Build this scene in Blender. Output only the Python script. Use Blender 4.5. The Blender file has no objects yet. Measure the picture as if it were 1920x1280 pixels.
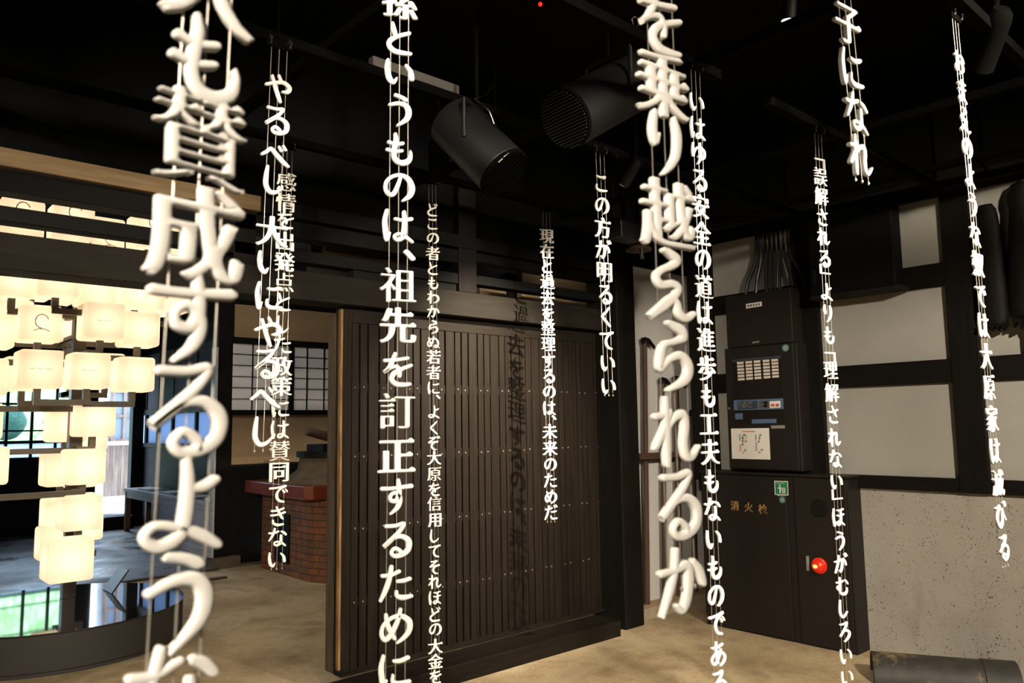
import bpy, bmesh, math, random
from mathutils import Vector, Matrix, Quaternion
R = math.radians
SC = bpy.context.scene
COL = SC.collection
random.seed(7)

# ------------------------------------------------------------------ camera
FPX = 1464.67
YAW, PITCH, ROLL = 0.730828, 0.106374, -0.014783
EYE = Vector((0.0, 0.0, 1.5))
_fw = Vector((math.sin(YAW)*math.cos(PITCH), math.cos(YAW)*math.cos(PITCH), math.sin(PITCH)))
_rt = Vector((math.cos(YAW), -math.sin(YAW), 0.0))
_up = _rt.cross(_fw)
RT = math.cos(ROLL)*_rt + math.sin(ROLL)*_up
UP = -math.sin(ROLL)*_rt + math.cos(ROLL)*_up
camd = bpy.data.cameras.new('camera'); cam = bpy.data.objects.new('camera', camd); COL.objects.link(cam)
camd.sensor_fit = 'HORIZONTAL'; camd.sensor_width = 36.0; camd.lens = FPX/1920*36.0
camd.clip_start = 0.02; camd.clip_end = 200
m = Matrix((RT, UP, -_fw)).transposed().to_4x4(); m.translation = EYE
cam.matrix_world = m
camd.dof.use_dof = True; camd.dof.focus_distance = 4.4; camd.dof.aperture_fstop = 5.0
SC.camera = cam
def at(px, py, axis, val):                      # a photo pixel on a real plane of the room
    d = _fw*FPX + RT*(px-960) - UP*(py-640)
    i = 'xyz'.index(axis)
    return EYE + d*((val-EYE[i])/d[i])

# ------------------------------------------------------------------ world and exposure
SC.view_settings.view_transform = 'Standard'; SC.view_settings.look = 'None'
SC.view_settings.gamma = 1.0; SC.view_settings.exposure = 0.0; SC.view_settings.use_curve_mapping = False
SC.cycles.use_denoising = True
SC.cycles.max_bounces = 7; SC.cycles.diffuse_bounces = 4; SC.cycles.glossy_bounces = 4
SC.cycles.transparent_max_bounces = 8; SC.cycles.sample_clamp_indirect = 4.0
SC.cycles.caustics_reflective = False; SC.cycles.caustics_refractive = False
W = bpy.data.worlds.new('overcast_sky'); SC.world = W; W.use_nodes = True
bgn = W.node_tree.nodes['Background']
bgn.inputs[0].default_value = (0.60, 0.76, 1.0, 1); bgn.inputs[1].default_value = 13.0

WARM = (1.0, 0.86, 0.68)
def spot_light(name, loc, target, energy, angle, blend=0.6, radius=0.04, color=WARM, parent=None):
    l = bpy.data.lights.new(name, 'SPOT'); l.energy = energy; l.spot_size = R(angle); l.spot_blend = blend
    l.shadow_soft_size = radius; l.color = color
    o = bpy.data.objects.new(name, l); COL.objects.link(o)
    o.location = loc; d = Vector(target)-Vector(loc)
    o.rotation_euler = d.to_track_quat('-Z', 'Y').to_euler()
    return o
LAMPS = [   # ceiling spots: position, aim, watts, cone, radius, blend
 ((2.965, 1.535, 3.180), (3.75, 2.40, 0.0), 760, 70, 0.03, 0.9),     # the lit spot in view: floor and hydrant
 ((3.25, 2.70, 2.80), (3.38, 4.07, 1.60), 900, 66, 0.010, 1.0),     # small spot by the door: throws the letter shadow
 ((-2.20, -1.00, 3.05), (1.20, 2.60, 1.40), 1150, 50, 0.18, 0.45),   # front strands on the left
 ((3.00, -0.90, 3.05), (2.45, 2.90, 1.40), 680, 62, 0.16, 0.45),     # middle strands
 ((2.10, -1.30, 3.10), (4.95, 2.30, 0.55), 1020, 74, 0.06, 0.7),     # right wall and floor
 ((-0.60, 1.80, 3.15), (0.40, 4.00, 2.74), 150, 26, 0.03, 0.9),      # high beam over the opening
 ((1.05, 0.55, 3.12), (2.05, 3.59, 1.70), 260, 58, 0.15, 0.6),       # strands in the row nearest the door
]
for i, (p, t, e, a, r, b) in enumerate(LAMPS):
    spot_light('ceiling_spot_beam', p, t, e, a, b, r)
def portal(loc, rot, sx, sy):
    l = bpy.data.lights.new('daylight_portal', 'AREA'); l.shape = 'RECTANGLE'; l.size = sx; l.size_y = sy
    l.cycles.is_portal = True
    o = bpy.data.objects.new('daylight_portal', l); COL.objects.link(o); o.location = loc; o.rotation_euler = rot
portal((1.2, 13.5, 1.75), (R(-90), 0, 0), 4.3, 1.35)
portal((3.58, 13.5, 1.3), (R(-90), 0, 0), 0.5, 2.2)
portal((4.08, 11.2, 1.5), (0, R(90), 0), 0.45, 4.4)

kl = bpy.data.lights.new('kitchen_ceiling_lamp', 'POINT'); kl.energy = 42; kl.color = (1.0, 0.93, 0.84); kl.shadow_soft_size = 0.15
ko = bpy.data.objects.new('kitchen_ceiling_lamp', kl); COL.objects.link(ko); ko.location = (3.1, 6.6, 3.0)

ll = bpy.data.lights.new('added_loft_fill', 'POINT'); ll.energy = 2.5; ll.color = WARM; ll.shadow_soft_size = 0.05  # added unseen fill light, brightens the boards behind the lattice
lo_ = bpy.data.objects.new('added_loft_fill', ll); COL.objects.link(lo_); lo_.location = (4.35, 4.24, 2.95)

# ------------------------------------------------------------------ helpers
def finish(o, label=None, cat=None, group=None, kind=None):
    if label: o['label'] = label
    if cat: o['category'] = cat
    if group: o['group'] = group
    if kind: o['kind'] = kind
    return o
def thing(name, label, cat, loc=(0, 0, 0), group=None, rz=0):
    o = bpy.data.objects.new(name, None); COL.objects.link(o); o.empty_display_size = 0.1
    o.location = loc; o.rotation_euler = (0, 0, rz)
    return finish(o, label, cat, group)
class MB:
    def __init__(s): s.bm = bmesh.new()
    def box(s, x0, x1, y0, y1, z0, z1, rot=None, c=None):
        v = [s.bm.verts.new((x, y, z)) for x in (x0, x1) for y in (y0, y1) for z in (z0, z1)]
        for f in ((0,1,3,2),(4,6,7,5),(0,4,5,1),(2,3,7,6),(0,2,6,4),(1,5,7,3)): s.bm.faces.new([v[i] for i in f])
        if rot is not None: bmesh.ops.rotate(s.bm, verts=v, cent=c or Vector(((x0+x1)/2,(y0+y1)/2,(z0+z1)/2)), matrix=rot)
        return s
    def cyl(s, p0, p1, r0, r1=None, n=16, caps=True):
        p0, p1 = Vector(p0), Vector(p1); r1 = r0 if r1 is None else r1
        q = (p1-p0).to_track_quat('Z', 'Y')
        a = [s.bm.verts.new(p0+q@Vector((r0*math.cos(t), r0*math.sin(t), 0))) for t in [2*math.pi*i/n for i in range(n)]]
        b = [s.bm.verts.new(p1+q@Vector((r1*math.cos(t), r1*math.sin(t), 0))) for t in [2*math.pi*i/n for i in range(n)]]
        for i in range(n): s.bm.faces.new((a[i], a[(i+1)%n], b[(i+1)%n], b[i]))
        if caps: s.bm.faces.new(a[::-1]); s.bm.faces.new(b)
        return s
    def tube(s, pts, r, n=8):
        pts = [Vector(p) for p in pts]; rings = []
        for i, p in enumerate(pts):
            t = (pts[min(i+1, len(pts)-1)]-pts[max(i-1, 0)]).normalized(); q = t.to_track_quat('Z', 'Y')
            rr = r[i] if isinstance(r, (list, tuple)) else r
            rings.append([s.bm.verts.new(p+q@Vector((rr*math.cos(2*math.pi*k/n), rr*math.sin(2*math.pi*k/n), 0))) for k in range(n)])
        for a, b in zip(rings, rings[1:]):
            for k in range(n): s.bm.faces.new((a[k], a[(k+1)%n], b[(k+1)%n], b[k]))
        s.bm.faces.new(rings[0][::-1]); s.bm.faces.new(rings[-1]); return s
    def lathe(s, prof, c=(0, 0), n=40, a0=0, a1=2*math.pi):
        full = abs(a1-a0-2*math.pi) < 1e-6; m = n if full else n+1; rings = []
        for r, z in prof:
            rings.append([s.bm.verts.new((c[0]+r*math.cos(a0+(a1-a0)*k/n), c[1]+r*math.sin(a0+(a1-a0)*k/n), z)) for k in range(m)])
        for a, b in zip(rings, rings[1:]):
            for k in range(n): s.bm.faces.new((a[k], a[(k+1)%m], b[(k+1)%m], b[k]))
        if full:
            if prof[0][0] > 1e-5: s.bm.faces.new(rings[0][::-1])
            if prof[-1][0] > 1e-5: s.bm.faces.new(rings[-1])
        return s
    def prism(s, poly, z0, z1):
        a = [s.bm.verts.new((x, y, z0)) for x, y in poly]; b = [s.bm.verts.new((x, y, z1)) for x, y in poly]
        n = len(a)
        for i in range(n): s.bm.faces.new((a[i], a[(i+1)%n], b[(i+1)%n], b[i]))
        s.bm.faces.new(a[::-1]); s.bm.faces.new(b); return s
    def ball(s, c, r, seg=12, sc=(1, 1, 1)):
        v = bmesh.ops.create_uvsphere(s.bm, u_segments=seg, v_segments=max(6, seg*2//3), radius=r)['verts']
        for q in v: q.co = Vector((q.co.x*sc[0]+c[0], q.co.y*sc[1]+c[1], q.co.z*sc[2]+c[2]))
        return s
    def build(s, name, mat, parent=None, bevel=0, smooth=False, seg=2, local=True):
        bmesh.ops.remove_doubles(s.bm, verts=s.bm.verts, dist=1e-6)
        bmesh.ops.recalc_face_normals(s.bm, faces=s.bm.faces)
        if parent is not None and local:             # authored in room coordinates, stored in the parent's frame
            mw = Matrix.Identity(4); p = parent
            while p is not None: mw = (Matrix.Translation(p.location) @ p.rotation_euler.to_matrix().to_4x4()) @ mw; p = p.parent
            bmesh.ops.transform(s.bm, matrix=mw.inverted(), verts=s.bm.verts)
        me = bpy.data.meshes.new(name); s.bm.to_mesh(me); s.bm.free(); me.materials.append(mat)
        o = bpy.data.objects.new(name, me); COL.objects.link(o); o.parent = parent
        if smooth:
            for p in me.polygons: p.use_smooth = True
            me.set_sharp_from_angle(angle=R(35))
        if bevel:
            b = o.modifiers.new('bevel', 'BEVEL'); b.width = bevel; b.segments = seg; b.limit_method = 'ANGLE'; b.angle_limit = R(40)
        return o
def box(name, mat, x0, x1, y0, y1, z0, z1, parent=None, bevel=0):
    return MB().box(x0, x1, y0, y1, z0, z1).build(name, mat, parent, bevel)

# ------------------------------------------------------------------ materials
def new_mat(name):
    m = bpy.data.materials.new(name); m.use_nodes = True
    return m, m.node_tree, m.node_tree.nodes['Principled BSDF']
def plain(name, col, rough=0.6, metal=0.0, spec=0.5, emit=None, es=0):
    m, t, b = new_mat(name)
    b.inputs['Base Color'].default_value = (*col, 1); b.inputs['Roughness'].default_value = rough
    b.inputs['Metallic'].default_value = metal; b.inputs['Specular IOR Level'].default_value = spec
    if emit: b.inputs['Emission Color'].default_value = (*emit, 1); b.inputs['Emission Strength'].default_value = es
    return m
def N(t, kind, **kw):
    n = t.nodes.new(kind)
    for k, v in kw.items(): setattr(n, k, v)
    return n
def coords(t, scale):
    tc = N(t, 'ShaderNodeTexCoord'); mp = N(t, 'ShaderNodeMapping'); mp.inputs['Scale'].default_value = scale
    t.links.new(tc.outputs['Object'], mp.inputs['Vector']); return mp.outputs['Vector']
def ramp(t, fac, stops):
    r = N(t, 'ShaderNodeValToRGB'); e = r.color_ramp.elements
    while len(e) < len(stops): e.new(0.5)
    for i, (p, c) in enumerate(stops): e[i].position = p; e[i].color = (*c, 1)
    t.links.new(fac, r.inputs['Fac']); return r.outputs['Color']
def noise(t, vec, scale, detail=5, rough=0.55):
    n = N(t, 'ShaderNodeTexNoise'); n.inputs['Scale'].default_value = scale; n.inputs['Detail'].default_value = detail
    n.inputs['Roughness'].default_value = rough; t.links.new(vec, n.inputs['Vector']); return n.outputs['Fac']
def bump(t, b, h, s, d=0.01):
    bp = N(t, 'ShaderNodeBump'); bp.inputs['Strength'].default_value = s; bp.inputs['Distance'].default_value = d
    t.links.new(h, bp.inputs['Height']); t.links.new(bp.outputs['Normal'], b.inputs['Normal'])
def mixc(t, fac, a, b, mode='MIX'):
    n = N(t, 'ShaderNodeMix', data_type='RGBA', blend_type=mode)
    if isinstance(fac, float): n.inputs['Factor'].default_value = fac
    else: t.links.new(fac, n.inputs['Factor'])
    for sock, v in ((n.inputs['A'], a), (n.inputs['B'], b)):
        if isinstance(v, tuple): sock.default_value = (*v, 1)
        else: t.links.new(v, sock)
    return n.outputs['Result']
def wood(name, c0, c1, scale=(18, 18, 1.6), rough=0.62, bs=0.25, wear=None):
    m, t, b = new_mat(name); v = coords(t, scale)
    f = noise(t, v, 2.2, 7, 0.6); col = ramp(t, f, [(0.3, c0), (0.7, c1)])
    if wear:
        w = noise(t, coords(t, (3, 3, 1.3)), 2.6, 6, 0.7)
        wr = ramp(t, w, [(0.56, (0, 0, 0)), (0.72, (1, 1, 1))]); col = mixc(t, wr, col, wear)
    t.links.new(col, b.inputs['Base Color']); b.inputs['Roughness'].default_value = rough
    b.inputs['Specular IOR Level'].default_value = 0.14
    bump(t, b, f, bs, 0.006); return m
def plaster(name, c0, c1, scale=2.0, rough=0.9, bs=0.08):
    m, t, b = new_mat(name); f = noise(t, coords(t, (1, 1, 1)), scale, 6, 0.6)
    t.links.new(ramp(t, f, [(0.32, c0), (0.62, c1)]), b.inputs['Base Color'])
    b.inputs['Roughness'].default_value = rough; b.inputs['Specular IOR Level'].default_value = 0.2
    bump(t, b, noise(t, coords(t, (1, 1, 1)), 60, 4), bs, 0.003); return m
M = {}
M['dark'] = wood('dark_timber', (0.0034, 0.0027, 0.0021), (0.0075, 0.0060, 0.0046))
M['dark_h'] = wood('dark_timber_rail', (0.0034, 0.0027, 0.0021), (0.0075, 0.0060, 0.0046), (1.6, 18, 18))
M['dark_y'] = wood('dark_timber_wall_rail', (0.0034, 0.0027, 0.0021), (0.0075, 0.0060, 0.0046), (18, 1.6, 18))
M['lintel'] = wood('weathered_lintel', (0.0075, 0.0062, 0.0044), (0.0140, 0.0115, 0.0083), (1.3, 16, 16), 0.7)
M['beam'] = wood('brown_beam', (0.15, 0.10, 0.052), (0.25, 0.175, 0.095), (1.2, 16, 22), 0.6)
M['door'] = wood('door_slats', (0.0062, 0.0044, 0.0029), (0.0135, 0.0098, 0.0067), (30, 30, 1.2), 0.6, 0.3)
M['doorf'] = wood('door_frame', (0.0060, 0.0043, 0.0028), (0.0128, 0.0094, 0.0064), (22, 22, 1.2), 0.6, 0.3, wear=(0.02, 0.017, 0.013))
M['doorh'] = wood('door_rails', (0.0060, 0.0043, 0.0028), (0.0128, 0.0094, 0.0064), (1.4, 22, 22), 0.6, 0.3)
M['worn'] = wood('worn_edge', (0.10, 0.055, 0.022), (0.34, 0.20, 0.09), (22, 22, 2.4), 0.7, 0.4)
M['edgewood'] = wood('grey_door_edge', (0.045, 0.034, 0.024), (0.12, 0.095, 0.07), (24, 24, 1.3), 0.7)
M['bare'] = wood('bare_wood', (0.20, 0.13, 0.075), (0.33, 0.23, 0.14), (1.5, 14, 14), 0.7)
M['pole'] = wood('red_brown_pole', (0.045, 0.026, 0.018), (0.085, 0.050, 0.036), (30, 30, 1.5), 0.5)
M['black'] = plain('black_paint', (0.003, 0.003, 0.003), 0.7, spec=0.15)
M['ceil'] = plain('black_ceiling', (0.0025, 0.0025, 0.0025), 0.9, spec=0.1)
M['blackmetal'] = plain('black_metal', (0.010, 0.010, 0.0105), 0.42, 0.0)
M['rail'] = plain('black_track', (0.0016, 0.0015, 0.0013), 0.9, spec=0.05)
M['darkmetal'] = plain('matt_black_metal', (0.0035, 0.0035, 0.0036), 0.6, spec=0.25)
M['chrome'] = plain('bright_steel', (0.75, 0.72, 0.66), 0.2, 1.0)
M['wire'] = plain('steel_wire', (0.62, 0.59, 0.52), 0.35, 0.6)
M['white'] = plaster('white_plaster', (0.30, 0.295, 0.268), (0.35, 0.345, 0.315), 1.5)
M['board'] = plaster('white_board', (0.46, 0.455, 0.44), (0.52, 0.51, 0.495), 1.2)
M['beige'] = plaster('beige_plaster', (0.30, 0.21, 0.12), (0.37, 0.27, 0.16), 3)
M['grey'] = plaster('grey_paper', (0.085, 0.085, 0.095), (0.11, 0.11, 0.12), 3)
M['letter'] = plain('white_letters', (0.90, 0.885, 0.85), 0.6, spec=0.3)
M['cab'] = plain('dark_brown_steel', (0.012, 0.0094, 0.0077), 0.5, spec=0.3)
M['cab2'] = plain('dark_brown_steel_panel', (0.010, 0.0075, 0.006), 0.4, spec=0.3)
M['arm'] = plain('bronze_arm', (0.085, 0.072, 0.052), 0.5, 0.4)
M['post'] = plain('dark_bronze', (0.045, 0.036, 0.028), 0.4, 0.5)
M['mirror'] = plain('black_glass', (0.012, 0.012, 0.013), 0.04, 0.0, 1.0)
M['plinth'] = plain('plinth_side', (0.028, 0.026, 0.024), 0.55)
M['nail'] = plain('nail_head', (0.17, 0.145, 0.115), 0.45, 0.4)
M['blue'] = plain('blue_plate', (0.07, 0.12, 0.21), 0.6)
M['dblue'] = plain('dull_blue_plate', (0.022, 0.030, 0.040), 0.6)
M['paper'] = plain('white_paper', (0.66, 0.64, 0.60), 0.85, spec=0.2)
M['label'] = plain('cream_label', (0.55, 0.50, 0.43), 0.8)
M['green'] = plain('green_sign', (0.012, 0.17, 0.075), 0.55)
M['teal'] = plain('teal_sticker', (0.05, 0.17, 0.14), 0.6)
M['greydisc'] = plain('grey_sticker', (0.20, 0.26, 0.25), 0.6)
M['signwhite'] = plain('sign_white', (0.62, 0.62, 0.58), 0.6)
M['gold'] = plain('gold_lettering', (0.30, 0.165, 0.062), 0.6)
M['greybar'] = plain('grey_plate', (0.22, 0.21, 0.19), 0.6)
M['pink'] = plain('pink_print', (0.52, 0.30, 0.40), 0.8)
M['red'] = plain('red_button', (0.42, 0.09, 0.055), 0.5)
M['darkgrey'] = plain('dark_grey_print', (0.06, 0.06, 0.055), 0.7)
M['greenprint'] = plain('green_print', (0.08, 0.16, 0.09), 0.8)
M['yellowprint'] = plain('yellow_green_print', (0.50, 0.52, 0.20), 0.8)
M['cable'] = plain('black_cable', (0.012, 0.012, 0.012), 0.4)
M['glaze'] = plain('red_glazed_tile', (0.16, 0.030, 0.013), 0.25)
M['pot'] = plaster('grey_clay', (0.075, 0.060, 0.040), (0.12, 0.095, 0.065), 5)
M['bench'] = wood('bluish_bench', (0.36, 0.36, 0.37), (0.52, 0.52, 0.54), (16, 1.4, 16), 0.45)
M['benchleg'] = wood('brown_leg', (0.10, 0.06, 0.04), (0.16, 0.10, 0.07))
M['pine'] = wood('weathered_boards', (0.13, 0.085, 0.06), (0.30, 0.22, 0.18), (9, 9, 0.8), 0.8)
M['stone'] = plaster('pale_stone', (0.40, 0.40, 0.40), (0.55, 0.55, 0.55), 4)
M['gravel'] = plaster('pale_gravel', (0.42, 0.42, 0.38), (0.60, 0.60, 0.55), 12)
M['topiary'] = plaster('topiary_leaf', (0.015, 0.045, 0.035), (0.04, 0.10, 0.07), 30)
M['leaf'] = plaster('bright_leaf', (0.22, 0.40, 0.10), (0.58, 0.74, 0.42), 9)
M['fence'] = plain('pale_blue_screen', (0.30, 0.36, 0.40), 0.8)
M['stonebase'] = plaster('base_stone', (0.24, 0.20, 0.14), (0.34, 0.29, 0.21), 7)
M['redlens'] = plain('red_lens', (0.55, 0.02, 0.008), 0.15, emit=(1.0, 0.035, 0.008), es=0.22)
M['redbulb'] = plain('lit_bulb', (1, 0.5, 0.2), 0.3, emit=(1.0, 0.30, 0.03), es=5)
M['clip'] = plain('dull_steel_clip', (0.10, 0.095, 0.085), 0.35, 0.8)
M['lampface'] = plain('lit_spot_lens', (1, 1, 1), 0.4, emit=(1.0, 0.93, 0.82), es=6)
M['led'] = plain('red_indicator', (0.5, 0.01, 0.01), 0.3, emit=(1, 0.02, 0.01), es=1.5)

def mk_stipple():
    m, t, b = new_mat('stippled_plaster'); v = coords(t, (1, 1, 1))
    base = ramp(t, noise(t, v, 2.2, 6, 0.65), [(0.3, (0.30, 0.282, 0.25)), (0.6, (0.365, 0.345, 0.31))])
    st = ramp(t, noise(t, coords(t, (1, 1.6, 0.55)), 1.9, 5, 0.6), [(0.55, (1, 1, 1)), (0.75, (0.74, 0.71, 0.66))])
    base = mixc(t, 1.0, base, st, 'MULTIPLY')
    dv = N(t, 'ShaderNodeTexNoise'); dv.inputs['Scale'].default_value = 34; dv.inputs['Detail'].default_value = 3; t.links.new(v, dv.inputs['Vector'])
    wv = N(t, 'ShaderNodeMix', data_type='VECTOR'); wv.inputs['Factor'].default_value = 0.028; t.links.new(v, wv.inputs[4]); t.links.new(dv.outputs['Color'], wv.inputs[5])
    masks = []
    for sc, lo in ((58, .30), (105, .275)):
        vo = N(t, 'ShaderNodeTexVoronoi'); vo.inputs['Scale'].default_value = sc; t.links.new(wv.outputs[1], vo.inputs['Vector'])
        k = N(t, 'ShaderNodeMath', operation='MULTIPLY_ADD'); k.inputs[1].default_value = 0.75; t.links.new(noise(t, v, sc*.22, 3), k.inputs[0]); t.links.new(vo.outputs['Distance'], k.inputs[2])
        masks.append(ramp(t, k.outputs[0], [(lo+.20, (1, 1, 1)), (lo+.27, (0, 0, 0))]))
    mask = mixc(t, 1.0, masks[0], masks[1], 'LIGHTEN')
    t.links.new(mixc(t, mask, base, (0.13, 0.115, 0.085)), b.inputs['Base Color'])
    b.inputs['Roughness'].default_value = 0.92; b.inputs['Specular IOR Level'].default_value = 0.15
    bump(t, b, noise(t, v, 70, 4), 0.12, 0.004); return m
M['stipple'] = mk_stipple()
def mk_floor():
    m, t, b = new_mat('earthen_floor'); v = coords(t, (1, 1, 1))
    f = noise(t, v, 1.7, 8, 0.62); col = ramp(t, f, [(0.28, (0.22, 0.155, 0.085)), (0.48, (0.46, 0.355, 0.21)), (0.68, (0.66, 0.54, 0.36))])
    g = noise(t, v, 38, 5, 0.7); gr = ramp(t, g, [(0.3, (0.78, 0.78, 0.78)), (0.65, (1.05, 1.05, 1.05))])
    col = mixc(t, 1.0, col, gr, 'MULTIPLY')
    st = ramp(t, noise(t, coords(t, (1, 1, 1)), 3.4, 4, 0.5), [(0.52, (1, 1, 1)), (0.70, (0.55, 0.50, 0.44))])
    col = mixc(t, 1.0, col, st, 'MULTIPLY')
    t.links.new(col, b.inputs['Base Color']); b.inputs['Roughness'].default_value = 0.75; b.inputs['Specular IOR Level'].default_value = 0.3
    bump(t, b, mixc(t, 0.5, f, g), 0.35, 0.012); return m
M['floor'] = mk_floor()
def mk_stone():
    m, t, b = new_mat('worn_stone_floor'); v = coords(t, (1, 1, 1))
    f = noise(t, v, 2.0, 8, 0.65); t.links.new(ramp(t, f, [(0.3, (0.07, 0.066, 0.060)), (0.7, (0.21, 0.20, 0.185))]), b.inputs['Base Color'])
    r = noise(t, coords(t, (1.0, 1.0, 1)), 1.5, 5, 0.6)
    rr = N(t, 'ShaderNodeMapRange'); rr.inputs['From Min'].default_value = 0.38; rr.inputs['From Max'].default_value = 0.62
    rr.inputs['To Min'].default_value = 0.22; rr.inputs['To Max'].default_value = 0.62
    t.links.new(r, rr.inputs['Value']); t.links.new(rr.outputs[0], b.inputs['Roughness'])
    bump(t, b, f, 0.4, 0.02); return m
M['stonefloor'] = mk_stone()
def mk_brick():
    m, t, b = new_mat('red_brick'); tc = N(t, 'ShaderNodeTexCoord'); sx = N(t, 'ShaderNodeSeparateXYZ'); t.links.new(tc.outputs['Object'], sx.inputs[0])
    ad = N(t, 'ShaderNodeMath', operation='SUBTRACT'); t.links.new(sx.outputs[0], ad.inputs[0]); t.links.new(sx.outputs[1], ad.inputs[1])
    cb = N(t, 'ShaderNodeCombineXYZ'); t.links.new(ad.outputs[0], cb.inputs[0]); t.links.new(sx.outputs[2], cb.inputs[1])
    br = N(t, 'ShaderNodeTexBrick'); t.links.new(cb.outputs[0], br.inputs['Vector'])
    br.inputs['Color1'].default_value = (0.24, 0.085, 0.036, 1); br.inputs['Color2'].default_value = (0.15, 0.080, 0.042, 1); br.inputs['Mortar'].default_value = (0.055, 0.042, 0.030, 1)
    br.inputs['Scale'].default_value = 1.0; br.inputs['Brick Width'].default_value = 0.23; br.inputs['Row Height'].default_value = 0.066; br.inputs['Mortar Size'].default_value = 0.006
    n = noise(t, coords(t, (1, 1, 1)), 9, 5); col = mixc(t, 1.0, br.outputs['Color'], ramp(t, n, [(0.3, (0.6, 0.6, 0.6)), (0.7, (1.25, 1.2, 1.15))]), 'MULTIPLY')
    t.links.new(col, b.inputs['Base Color']); b.inputs['Roughness'].default_value = 0.85
    iv = N(t, 'ShaderNodeMath', operation='SUBTRACT'); iv.inputs[0].default_value = 1; t.links.new(br.outputs['Fac'], iv.inputs[1])
    bump(t, b, iv.outputs[0], 0.6, 0.012); return m
M['brick'] = mk_brick()
def mk_tile():
    m, t, b = new_mat('grey_roof_tile'); v = coords(t, (1, 1, 1))
    f = noise(t, v, 12, 6); col = ramp(t, f, [(0.3, (0.016, 0.015, 0.013)), (0.7, (0.042, 0.038, 0.032))])
    o = ramp(t, noise(t, v, 5.2, 6, 0.7), [(0.56, (0, 0, 0)), (0.68, (1, 1, 1))])
    t.links.new(mixc(t, o, col, (0.22, 0.16, 0.07)), b.inputs['Base Color']); b.inputs['Roughness'].default_value = 0.6
    bump(t, b, f, 0.3, 0.006); return m
M['tile'] = mk_tile()
def mk_glass(name, tint):
    m, t, b = new_mat(name); t.nodes.remove(b); out = t.nodes['Material Output']
    tr = N(t, 'ShaderNodeBsdfTransparent'); tr.inputs[0].default_value = (*tint, 1)
    gl = N(t, 'ShaderNodeBsdfGlossy'); gl.inputs['Roughness'].default_value = 0.02
    fr = N(t, 'ShaderNodeFresnel'); fr.inputs['IOR'].default_value = 1.45; mx = N(t, 'ShaderNodeMixShader')
    t.links.new(fr.outputs[0], mx.inputs[0]); t.links.new(tr.outputs[0], mx.inputs[1]); t.links.new(gl.outputs[0], mx.inputs[2])
    t.links.new(mx.outputs[0], out.inputs[0]); return m
M['glass'] = mk_glass('window_glass', (0.93, 0.97, 0.97))
def mk_translucent(name, col, k=0.75, emit=None, es=0.0):
    m, t, b = new_mat(name); t.nodes.remove(b); out = t.nodes['Material Output']
    tr = N(t, 'ShaderNodeBsdfTranslucent'); tr.inputs[0].default_value = (*col, 1)
    di = N(t, 'ShaderNodeBsdfDiffuse'); di.inputs[0].default_value = (*col, 1); mx = N(t, 'ShaderNodeMixShader'); mx.inputs[0].default_value = k
    t.links.new(di.outputs[0], mx.inputs[1]); t.links.new(tr.outputs[0], mx.inputs[2]); last = mx.outputs[0]
    if emit:
        e = N(t, 'ShaderNodeEmission'); e.inputs[0].default_value = (*emit, 1); e.inputs[1].default_value = es
        ad = N(t, 'ShaderNodeAddShader'); t.links.new(last, ad.inputs[0]); t.links.new(e.outputs[0], ad.inputs[1]); last = ad.outputs[0]
    t.links.new(last, out.inputs[0]); return m
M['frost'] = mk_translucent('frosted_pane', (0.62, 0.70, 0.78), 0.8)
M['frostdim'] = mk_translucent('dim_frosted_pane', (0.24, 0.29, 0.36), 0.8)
M['shoji'] = plaster('shoji_paper', (0.76, 0.77, 0.80), (0.82, 0.83, 0.86), 4)
M['shade'] = mk_translucent('opal_glass', (0.95, 0.87, 0.75), 0.7, emit=(1.0, 0.76, 0.50), es=0.17)

# ================================================================== THE SETTING
def struct(o): o['kind'] = 'structure'; return o
NT = [0]
def trim(mat, x0, x1, y0, y1, z0, z1, bevel=0.004, label=None):
    NT[0] += 1; o = box(f'trim_{NT[0]}', mat, x0, x1, y0, y1, z0, z1, None, bevel); struct(o)
    if label: o['label'] = label
    return o
ZC = 3.70
def slab(name, mat, *a):
    o = box(name, mat, *a); return struct(o)
def grid_floor(name, mat, x0, x1, y0, y1, amp):
    bm = bmesh.new(); nx, ny = int((x1-x0)/0.12), int((y1-y0)/0.12)
    vs = [[bm.verts.new((x0+(x1-x0)*i/nx, y0+(y1-y0)*j/ny, 0)) for j in range(ny+1)] for i in range(nx+1)]
    for i in range(nx):
        for j in range(ny): bm.faces.new((vs[i][j], vs[i+1][j], vs[i+1][j+1], vs[i][j+1]))
    me = bpy.data.meshes.new(name); bm.to_mesh(me); bm.free(); me.materials.append(mat)
    o = bpy.data.objects.new(name, me); COL.objects.link(o); return struct(o)
struct(grid_floor('floor', M['floor'], -3.4, 6.4, -3.2, 8.55, 0))['label'] = 'tan earthen floor of the two near rooms'
struct(grid_floor('floor', M['stonefloor'], -3.4, 4.2, 8.55, 13.4, 0))['label'] = 'dark worn stone floor of the far room'
slab('ceiling', M['ceil'], -3.4, 6.4, -3.2, 13.6, ZC, ZC+0.1)
slab('wall_back', M['ceil'], -3.4, 6.4, -3.3, -3.2, 0, ZC)
slab('wall_left', M['ceil'], -3.5, -3.4, -3.3, 13.6, 0, ZC)
slab('wall_kitchen', M['dark'], 6.4, 6.5, -3.3, 8.95, 0, ZC)
# door wall, left of the opening
slab('wall_door', M['dark'], -3.4, -1.3, 4.02, 4.16, 0, ZC)
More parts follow.
